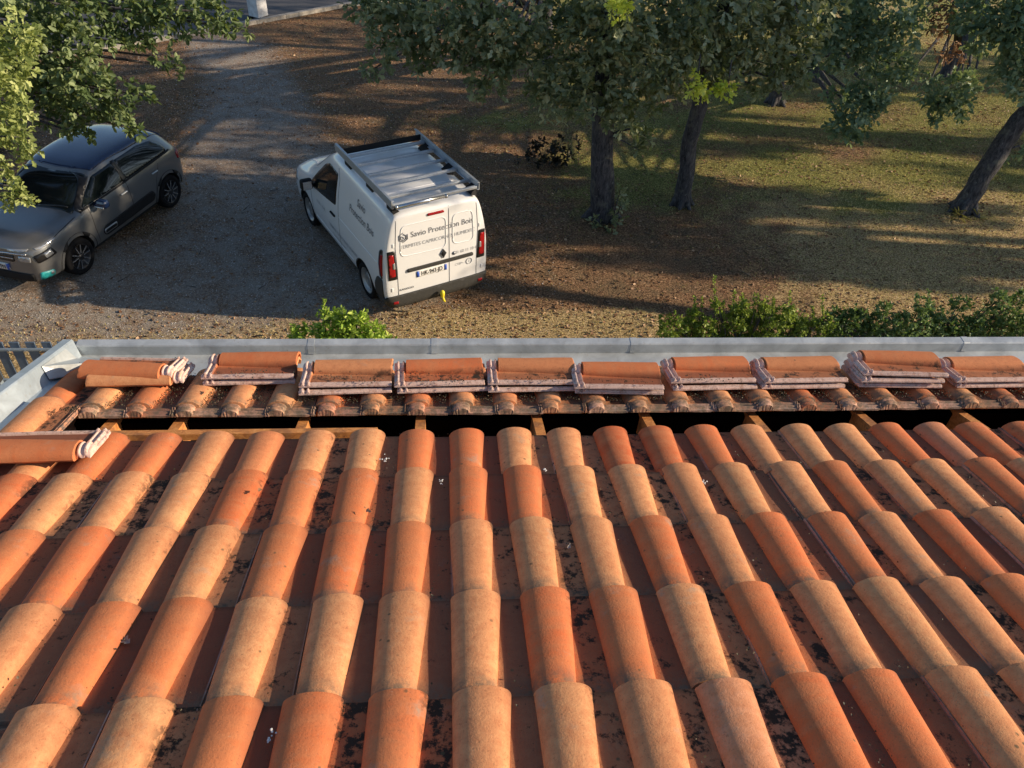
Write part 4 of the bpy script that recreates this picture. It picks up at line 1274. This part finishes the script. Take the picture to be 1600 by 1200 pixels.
# roof pressings
for x in (.62, 1.3, 1.95):
    strip('roof_seam', vb, [(x, -.60), (x, 0), (x, .60)], .014, 'T', .005, M_WHITE, van)
# back doors
strip('door_seam', vb, [(-.20, .50), (-.20, 1.2), (-.19, 1.86)], .011, 'B', .003, M_INK, van)
for sg in (1, -1):
    strip('door_seam', vb, [(sg * .70, .50), (sg * .70, .95), (sg * .715, 1.35), (sg * .68, 1.80)], .010, 'B', .003, M_INK, van)
    for z in (.62, 1.40):
        bm = bmesh.new(); box(bm, (.028, sg * (.80 if z < 1 else .745), z), (.05, .035, .07), bev=.01); obj('hinge', bm, M_WHITE, van)
    # pressed window-shaped blank panel
    a0, a1 = (.64, -.14) if sg > 0 else (-.26, -.64)
    pz = rpoly([(a0, 1.18), (a1, 1.16), (a1 * (1 if sg > 0 else .95), 1.70), (a0 * (.95 if sg > 0 else 1), 1.70)], .10, 6)
    strip('panel_edge', vb, pz + [pz[0]], .010, 'B', .007, M_WHITE, van)
patch('brake_light', vb, rpoly([(-.11, 1.775), (.17, 1.775), (.17, 1.815), (-.11, 1.815)], .02), 'B', .014, M_RED, van)
patch('handle_bar', vb, rpoly([(.54, .88), (.54, .94), (-.63, .94), (-.63, .88)], .03), 'B', .022, M_PLASTG, van)
dm = patch('emblem', vb, [(-.09, .99), (-.135, 1.06), (-.09, 1.13), (-.045, 1.06)], 'B', .012, M_PLAST, van)
strip('emblem_ring', vb, [(-.09, .98), (-.142, 1.06), (-.09, 1.14), (-.038, 1.06), (-.09, .98)], .010, 'B', .016, M_INK, dm)
pl = patch('number_plate', vb, [(-.15, .745), (.38, .745), (.38, .85), (-.15, .85)], 'B', .008, M_PLATE, van)
patch('plate_band', vb, [(.335, .745), (.38, .745), (.38, .85), (.335, .85)], 'B', .011, M_PLBLUE, pl)
patch('plate_band', vb, [(-.15, .745), (-.105, .745), (-.105, .85), (-.15, .85)], 'B', .011, M_PLBLUE, pl)
text('registration', vb, 'HK-943-JD', .115, .762, .105, 'B', M_BLACK, pl, mirror=True, bold=.002, sx=.80, off=.0105)
text('lettering', vb, 'Savio Protection Bois', -.085, 1.48, .136, 'B', M_INK, van, mirror=True, sx=.92, off=.0045)
text('lettering', vb, 'TERMITES CAPRICORNES HUMIDITÉ', -.01, 1.315, .088, 'B', M_INKL, van, mirror=True, sx=.92, off=.0045)
text('lettering', vb, '01 60 11 10 47', -.52, .985, .078, 'B', M_INKL, van, mirror=True, sx=.9, off=.0045)
text('lettering', vb, 'CTBP+', -.38, .765, .060, 'B', M_INKL, van, mirror=True, sx=.9, off=.0045)
text('lettering', vb, 'KANGOO', .56, .57, .050, 'B', M_INK, van, mirror=True, sx=1.1, bold=.001, off=.0045)
def circ(cx1, cz1, r, n=18): return [(cx1 + r * math.cos(2 * math.pi * k / n), cz1 + r * math.sin(2 * math.pi * k / n)) for k in range(n + 1)]
strip('seal_ring', vb, circ(-.56, .79, .052), .008, 'B', .009, M_INKL, van)
text('lettering', vb, 'i', -.56, .765, .085, 'B', M_INKL, van, mirror=True, off=.0045)
patch('phone_mark', vb, circ(-.285, 1.01, .032)[:-1], 'B', .009, M_INK, van)
patch('phone_mark', vb, circ(-.291, 1.015, .014)[:-1], 'B', .012, M_WHITE, van)
def hexa(cx1, cz1, r, k0=0, k1=6): return [(cx1 + r * math.cos(math.pi / 2 + k * math.pi / 3), cz1 + r * math.sin(math.pi / 2 + k * math.pi / 3)) for k in range(k0, k1 + 1)]
hxx, hzz = .575, 1.51
for ring in (hexa(hxx, hzz, .078, 1, 6), hexa(hxx, hzz, .050, 0, 5) + [(hxx, hzz + .002)], [(hxx, hzz + .002), (hxx - .004, hzz - .026)]):
    strip('logo', vb, ring, .013, 'B', .009, M_INK, van)
# side lettering (left side reads towards the rear, letters upright seen from that side: forward is left)
def side_text(s, x, z, size, mat, sx=.9, bold=.001): text('lettering', vb, s, x, z, size, 'L', mat, van, mirror=True, sx=sx, bold=bold, off=.0045)
side_text('Savio', .98, 1.56, .17, M_INK)
side_text('Protection Bois', .93, 1.36, .17, M_INK)
side_text('TERMITES  CAPRICORNES  HUMIDITÉ', 1.75, .62, .085, M_INKL)
side_text('01 60 11 10 47', 2.75, .80, .075, M_INKL)
side_text('Traitement des charpentes', 1.95, .51, .060, M_INKL)
# tow hitch with yellow cap
bm = bmesh.new(); tube(bm, [(.20, -.02, .30), (-.06, -.02, .30), (-.08, -.02, .34)], [.022, .022, .02], 10); ht = obj('tow_hitch', bm, M_BLACK, van)
bm = bmesh.new(); lathe(bm, [(.030, -.05), (.034, -.02), (.040, .02), (.034, .05), (.018, .068), (.001, .072)], 18, 'Z', (-.10, -.02, .36)); tube(bm, [(-.10, -.02, .32), (-.12, -.03, .26), (-.13, -.05, .22)], [.022, .02, .014], 10)
obj('hitch_cap', bm, M_YEL, ht)
# reflectors
for sg in (1, -1): patch('reflector', vb, rpoly([(sg * .72, .36), (sg * .80, .36), (sg * .80, .41), (sg * .72, .41)], .01), 'B', .042, M_RED, van)
# roof rack
rack = bpy.data.objects.new('roof_rack', None); COL.objects.link(rack); rack.parent = van; rack.location = (0, 0, 2.03)
for sg in (1, -1):
    bm = bmesh.new()
    rot = Matrix.Rotation(sg * R(22), 3, 'X')
    box(bm, (1.12, sg * .725, .04), (2.22, .016, .11), rot=None, bev=.005)
    box(bm, (1.12, sg * .712, .098), (2.22, .040, .012), bev=.004)
    box(bm, (1.12, sg * .712, -.018), (2.22, .040, .012), bev=.004)
    obj('side_rail', bm, M_ALU, rack)
for x in (.05, .30, .72, 1.10, 1.50, 1.86):
    bm = bmesh.new()
    box(bm, (x, 0, .012), (.050, 1.405, .045), bev=.007)
    box(bm, (x, 0, .037), (.014, 1.40, .008))
    obj('cross_bar', bm, M_ALUS if x in (.1,) else M_ALU, rack)
bm = bmesh.new()
box(bm, (2.00, 0, .045), (.012, 1.41, .10), rot=None, bev=.004)
obj('wind_deflector', bm, M_PLAST, rack)
for x in (.16, .93, 1.80):
    for sg in (1, -1):
        bm = bmesh.new()
        v8 = [bm.verts.new((x + dx, sg * yy, zz)) for dx, yy, zz in ((-.12, .60, -.10), (.12, .60, -.10), (.07, .70, .0), (-.07, .70, .0), (-.12, .70, -.13), (.12, .70, -.13), (.07, .72, .0), (-.07, .72, .0))]
        for q in ((0, 1, 2, 3), (4, 7, 6, 5), (0, 4, 5, 1), (1, 5, 6, 2), (2, 6, 7, 3), (3, 7, 4, 0)): bm.faces.new([v8[k] for k in q])
        bmesh.ops.recalc_face_normals(bm, faces=bm.faces)
        obj('rack_foot', bm, M_PLAST, rack)
bm = bmesh.new()
lathe(bm, [(.026, -.12), (.030, -.12), (.030, .66), (.026, .66)], 16, 'Y', (-.03, 0, .02))
lathe(bm, [(.001, .66), (.034, .66), (.034, .69), (.001, .69)], 16, 'Y', (-.03, 0, .02)); lathe(bm, [(.001, -.15), (.034, -.15), (.034, -.12), (.001, -.12)], 16, 'Y', (-.03, 0, .02))
obj('loading_roller', bm, M_ALUS, rack)

# ---- grey hatchback with blue roof
CHD = R(-109.6)
car = thing('parked_car', 'grey metallic hatchback with dark blue roof parked under the tree at the left', 'car', (-5.86, 14.86, 0), CHD)
CS = [
    (.00, .34, .62, .70, .66, .66, .84, .52, .92, .96),
    (.10, .24, .74, .82, .70, .79, .96, .60, 1.06, 1.12),
    (.32, .20, .80, .865, .74, .85, 1.01, .62, 1.28, 1.36),
    (.64, .18, .82, .875, .76, .86, 1.00, .64, 1.38, 1.45),
    (1.20, .18, .82, .870, .74, .855, .97, .66, 1.41, 1.485),
    (1.80, .18, .82, .870, .72, .85, .95, .66, 1.40, 1.48),
    (2.25, .18, .82, .870, .72, .85, .94, .63, 1.34, 1.415),
    (2.62, .18, .82, .870, .72, .845, .93, .66, 1.12, 1.21),
    (2.95, .18, .82, .873, .74, .845, .93, .70, .97, 1.035),
    (3.30, .18, .82, .875, .74, .84, .90, .66, .94, .98),
    (3.68, .20, .82, .865, .72, .82, .88, .62, .93, .96),
    (3.92, .22, .76, .80, .66, .74, .82, .54, .87, .90),
    (4.02, .26, .66, .70, .58, .62, .74, .44, .79, .81)]
cme, cb_ = body_shell(CS, [(.66, .31), (3.18, .31)], M_GREY, .365, .88)
obj('body', cme, None, car)
patch('roof_panel', cb_, rpoly([(.22, -.56), (.60, -.63), (1.3, -.655), (2.16, -.61), (2.24, -.30), (2.26, 0), (2.24, .30), (2.16, .61), (1.3, .655), (.60, .63), (.22, .56)], .05), 'T', .006, M_BLUE, car, label='glossy dark blue roof')
patch('windscreen', cb_, rpoly([(2.26, -.60), (2.34, 0), (2.26, .60), (2.96, .74), (3.04, 0), (2.96, -.74)], .05), 'T', .005, M_GLASS, car)
patch('rear_window', cb_, rpoly([(.08, -.5), (.20, -.54), (.20, .54), (.08, .5)], .02), 'T', .004, M_GLASS, car)
patch('spoiler', cb_, rpoly([(.16, -.56), (.26, -.58), (.26, .58), (.16, .56)], .03), 'T', .03, M_BLUE, car)
for sg, ax in ((1, 'L'), (-1, 'Rt')):
    patch('side_window', cb_, rpoly([(.46, 1.06), (1.66, 1.02), (1.66, 1.35), (1.05, 1.36), (.68, 1.31), (.50, 1.18)], .04), ax, .011, M_GLASS, car)
    patch('side_window', cb_, rpoly([(1.74, 1.02), (2.76, .985), (2.52, 1.13), (2.22, 1.30), (1.74, 1.345)], .04), ax, .011, M_GLASS, car)
    strip('window_trim', cb_, [(.40, 1.045), (1.5, 1.005), (2.80, .965)], .026, ax, .016, M_PLAST, car)
    strip('pillar', cb_, [(1.70, 1.0), (1.70, 1.36)], .075, ax, .014, M_BLACK, car)
    strip('pillar', cb_, [(2.86, .97), (2.62, 1.11), (2.28, 1.335)], .07, ax, .012, M_BLACK, car)
    patch('door_protector', cb_, rpoly([(1.16, .39), (2.50, .37), (2.57, .44), (2.50, .54), (1.16, .58), (1.10, .48)], .06), ax, .018, M_PLAST, car)
    pr_ = patch('protector_accent', cb_, rpoly([(2.22, .41), (2.54, .41), (2.54, .50), (2.22, .50)], .03), ax, .024, M_RIMG, car)
    patch('protector_inset', cb_, rpoly([(2.24, .43), (2.52, .43), (2.52, .48), (2.24, .48)], .02), ax, .028, M_PLAST, pr_)
    patch('sill_trim', cb_, rpoly([(1.05, .19), (2.82, .19), (2.82, .29), (1.05, .29)], .02), ax, .012, M_PLAST, car)
    for wx in (.66, 3.18):
        arc = [(wx + .395 * math.cos(t), .31 + .395 * math.sin(t)) for t in [math.pi * (-.04 + 1.08 * k / 24) for k in range(25)]]
        strip('arch_cladding', cb_, arc, .062, ax, .012, M_PLAST, car)
        wheel(car, wx, sg * .765, .318, .20, sg, 'alloy')
    strip('door_seam', cb_, [(1.70, .30), (1.70, .98)], .008, ax, .003, M_BLACK, car)
    strip('door_seam', cb_, [(2.66, .30), (2.70, .60), (2.68, .96)], .008, ax, .003, M_BLACK, car)
    strip('door_seam', cb_, [(1.06, .42), (.98, .70), (.80, .96)], .008, ax, .003, M_BLACK, car)
    strip('bonnet_seam', cb_, [(2.98, .94), (3.4, .885), (3.74, .82)], .008, ax, .003, M_BLACK, car)
    for hx in (1.84, .96):
        bm = bmesh.new(); box(bm, (hx + .02, sg * .885, .86), (.17, .028, .028), bev=.01); obj('door_handle', bm, M_ALU, car)
    bm = bmesh.new(); box(bm, (2.52, sg * 1.0, 1.0), (.14, .20, .14), bev=.045); tube(bm, [(2.54, sg * .84, .96), (2.53, sg * .94, .97)], [.03, .03], 8)
    mi_ = obj('wing_mirror', bm, M_BLUE, car)
    bm = bmesh.new(); box(bm, (2.605, sg * .99, .965), (.02, .17, .022), bev=.006); obj('indicator', bm, M_ALUS, mi_)
    hd_ = patch('headlight', cb_, rpoly([(3.60, .64), (3.93, .60), (3.94, .73), (3.66, .77)], .03), ax, .010, M_BLACK, car)
    patch('lens', cb_, rpoly([(3.66, .66), (3.80, .64), (3.81, .73), (3.69, .75)], .02), ax, .015, M_LAMP, hd_)
    patch('lens', cb_, rpoly([(sg * .48, .62), (sg * .68, .62), (sg * .69, .71), (sg * .50, .72)], .02), 'F', .012, M_LAMP, hd_)
    patch('daytime_light', cb_, rpoly([(sg * .34, .785), (sg * .64, .80), (sg * .66, .83), (sg * .34, .82)], .008), 'F', .012, M_LAMP, car)
    patch('daytime_light', cb_, rpoly([(3.50, .83), (3.86, .80), (3.87, .83), (3.52, .86)], .008), ax, .012, M_LAMP, car)
    fg = patch('fog_light_trim', cb_, rpoly([(3.74, .30), (3.95, .30), (3.95, .44), (3.74, .41)], .03), ax, .014, M_TEAL, car, label='turquoise fog light surround')
    patch('fog_light', cb_, rpoly([(3.76, .35), (3.81, .35), (3.81, .40), (3.76, .40)], .015), ax, .02, M_LAMP, fg)
    tl = patch('tail_light', cb_, rpoly([(.02, .78), (.22, .80), (.24, .92), (.06, .95)], .03), ax, .012, M_RED, car)
    patch('tail_lamp_back', cb_, rpoly([(sg * .52, .80), (sg * .74, .80), (sg * .74, .93), (sg * .52, .92)], .03), 'B', .012, M_RED, tl)
patch('lower_grille', cb_, rpoly([(-.62, .24), (.62, .24), (.66, .40), (-.66, .40)], .05), 'F', .016, M_PLAST, car)
patch('grille', cb_, rpoly([(-.40, .60), (.40, .60), (.42, .72), (-.42, .72)], .02), 'F', .010, M_BLACK, car)
strip('chrome_bar', cb_, [(-.64, .755), (-.3, .75), (0, .72), (.3, .75), (.64, .755)], .018, 'F', .014, M_ALUS, car)
strip('chrome_bar', cb_, [(-.40, .66), (0, .65), (.40, .66)], .014, 'F', .014, M_ALUS, car)
pl = patch('number_plate', cb_, [(-.26, .43), (.26, .43), (.26, .54), (-.26, .54)], 'F', .02, M_PLATE, car)
patch('plate_band', cb_, [(.215, .43), (.26, .43), (.26, .54), (.215, .54)], 'F', .024, M_PLBLUE, pl)
patch('plate_band', cb_, [(-.26, .43), (-.215, .43), (-.215, .54), (-.26, .54)], 'F', .024, M_PLBLUE, pl)
text('registration', cb_, 'FN', .15, .448, .10, 'F', M_BLACK, pl, bold=.002, sx=.85, off=.028)
bm = bmesh.new(); tube(bm, [(.50, 0, 1.43), (.40, 0, 1.58)], [.008, .004], 6); obj('aerial', bm, M_BLACK, car)
for wy in (-.35, .15): strip('wiper', cb_, [(2.99, wy), (2.94, wy + .25), (2.88, wy + .48)], .016, 'T', .016, M_BLACK, car)

# ------------------------------------------------------------------ bits on the roof
def debris_patch(name, label, cat, pts, mat, size, shape='round', wid=.6, flat=.3):
    P = np.array([p for p in pts])
    D = rng.normal(size=P.shape); D[:, 2] = np.abs(D[:, 2]) * flat
    me = leaves(name, P, D, size * rng.uniform(.5, 1.3, len(P)), rng.uniform(0, 1, len(P)), shape=shape, wid=wid)
    return obj(name, me, mat, label=label, cat=cat, kind='stuff')
M_MOSS = leaf_material('moss', (.018, .016, .009), (.045, .038, .022), (.11, .085, .05), (.1, .1, .03), .1)
pts = []
for c in range(-1, 23):      # crumbs of moss in the pans and at the heads of the low course
    for _ in range(260):
        u = random.uniform(.130, .212); v = random.betavariate(2.2, 1.2) * .38
        pts.append(roof(c * CW + u, LOWS + v, .004 + random.uniform(0, .006)))
for c in range(-1, 22):
    for r in range(0, 5):
        dens = random.choice([2, 5, 10, 22])
        for _ in range(dens):
            u = random.choice([random.gauss(.158, .006), random.gauss(.205, .005), random.uniform(.155, .21)])
            pts.append(roof(c * CW + u, r * CL + random.betavariate(1.2, .8) * CL, .004 + random.uniform(-.003, .004)))
debris_patch('moss_crumbs', 'dark moss crumbs and dirt gathered in the tile pans', 'moss', pts, M_MOSS, .0065, wid=.8, flat=.8)
pts = []
for (px, py, n, h) in ((230, 556, 150, .10), (200, 560, 120, .095), (270, 575, 80, .10), (108, 628, 160, .07), (560, 577, 70, .13), (700, 577, 70, .13), (840, 575, 70, .13), (980, 578, 60, .13), (390, 565, 60, .13), (520, 570, 80, .13), (1110, 575, 60, .13), (1400, 562, 60, .13), (640, 565, 60, .13)):
    for _ in range(n):
        x, s = roof_at(px + random.gauss(0, 26 if px > 150 else 9), py + (7 if h > .12 else 0) + random.gauss(0, 2.6), h)
        pts.append(roof(x, s, h - .035 + random.uniform(-.004, .004)))
debris_patch('dirt_crumbs', 'dry moss and dirt crumbs lying on the stacked tiles', 'moss', pts, M_MOSS, .0065, wid=.8, flat=.8)
# dead oak leaves and feathers lying on the tiles
M_PALEL = leaf_material('bleached_leaf', (.28, .25, .22), (.42, .38, .34), (.60, .56, .52), (.4, .4, .3), .1)
M_GREYL = leaf_material('grey_leaf', (.14, .12, .10), (.22, .20, .18), (.30, .28, .26), (.3, .3, .2), .1)
def lone(label, px, py, h, size, mat, name='fallen_leaf', cat='leaf', n=1, wid=.6):
    x, s = roof_at(px, py, h)
    p = roof(x, s, h)
    D = np.array([[random.uniform(-1, 1), random.uniform(.4, 1), -.28] for _ in range(n)])
    me = leaves(name, np.zeros((n, 3)), D, np.full(n, size), rng.uniform(.3, 1, n), shape='oak', wid=wid)
    o = obj(name, me, mat, label=label, cat=cat, group='dead leaves and fluff on the roof')
    o.location = p
    return o
lone('bleached oak leaf lying in a pan near the lower left corner', 203, 1005, .006, .045, M_GREYL)
lone('curled tan leaf on an orange tile left of centre', 403, 768, .045, .03, M_DEADL)
lone('dull brown leaf lying in the second course left of centre', 512, 818, .006, .035, M_DEADL)
lone('small brown leaf leaning on the pale tile above centre', 580, 800, .040, .028, M_DEADL)
lone('pale leaf in the pan right of centre, third course', 886, 856, .006, .03, M_PALEL)
lone('dry curled leaf on the second ochre barrel below the leftmost stack', 338, 611, .045, .04, M_DEADL)
M_FLUFF = simple('white_fluff', (.62, .62, .60), .95, var=.3, scale=200)
for lb, px, py in (('white fluff in the first course left of centre', 601, 718), ('white fluff below the pale tile in the centre', 690, 752), ('white fluff in the first course right of centre', 852, 735), ('small white fluff in the pan further right', 1100, 753), ('white fluff at the lower left corner of the roof', 425, 1150), ('white fluff on the lower right part of the roof', 1363, 880)):
    x, s = roof_at(px, py, .012)
    bm = bmesh.new()
    for _ in range(9):
        r_ = bmesh.ops.create_icosphere(bm, subdivisions=1, radius=random.uniform(.002, .0045))
        bmesh.ops.translate(bm, vec=(random.gauss(0, .006), random.gauss(0, .008), random.uniform(0, .003)), verts=r_['verts'])
    for v in bm.verts: v.co.z *= .6
    o = obj('feather_fluff', bm, M_FLUFF, label=lb, cat='fluff', group='dead leaves and fluff on the roof')
    o.location = roof(x, s, .012)
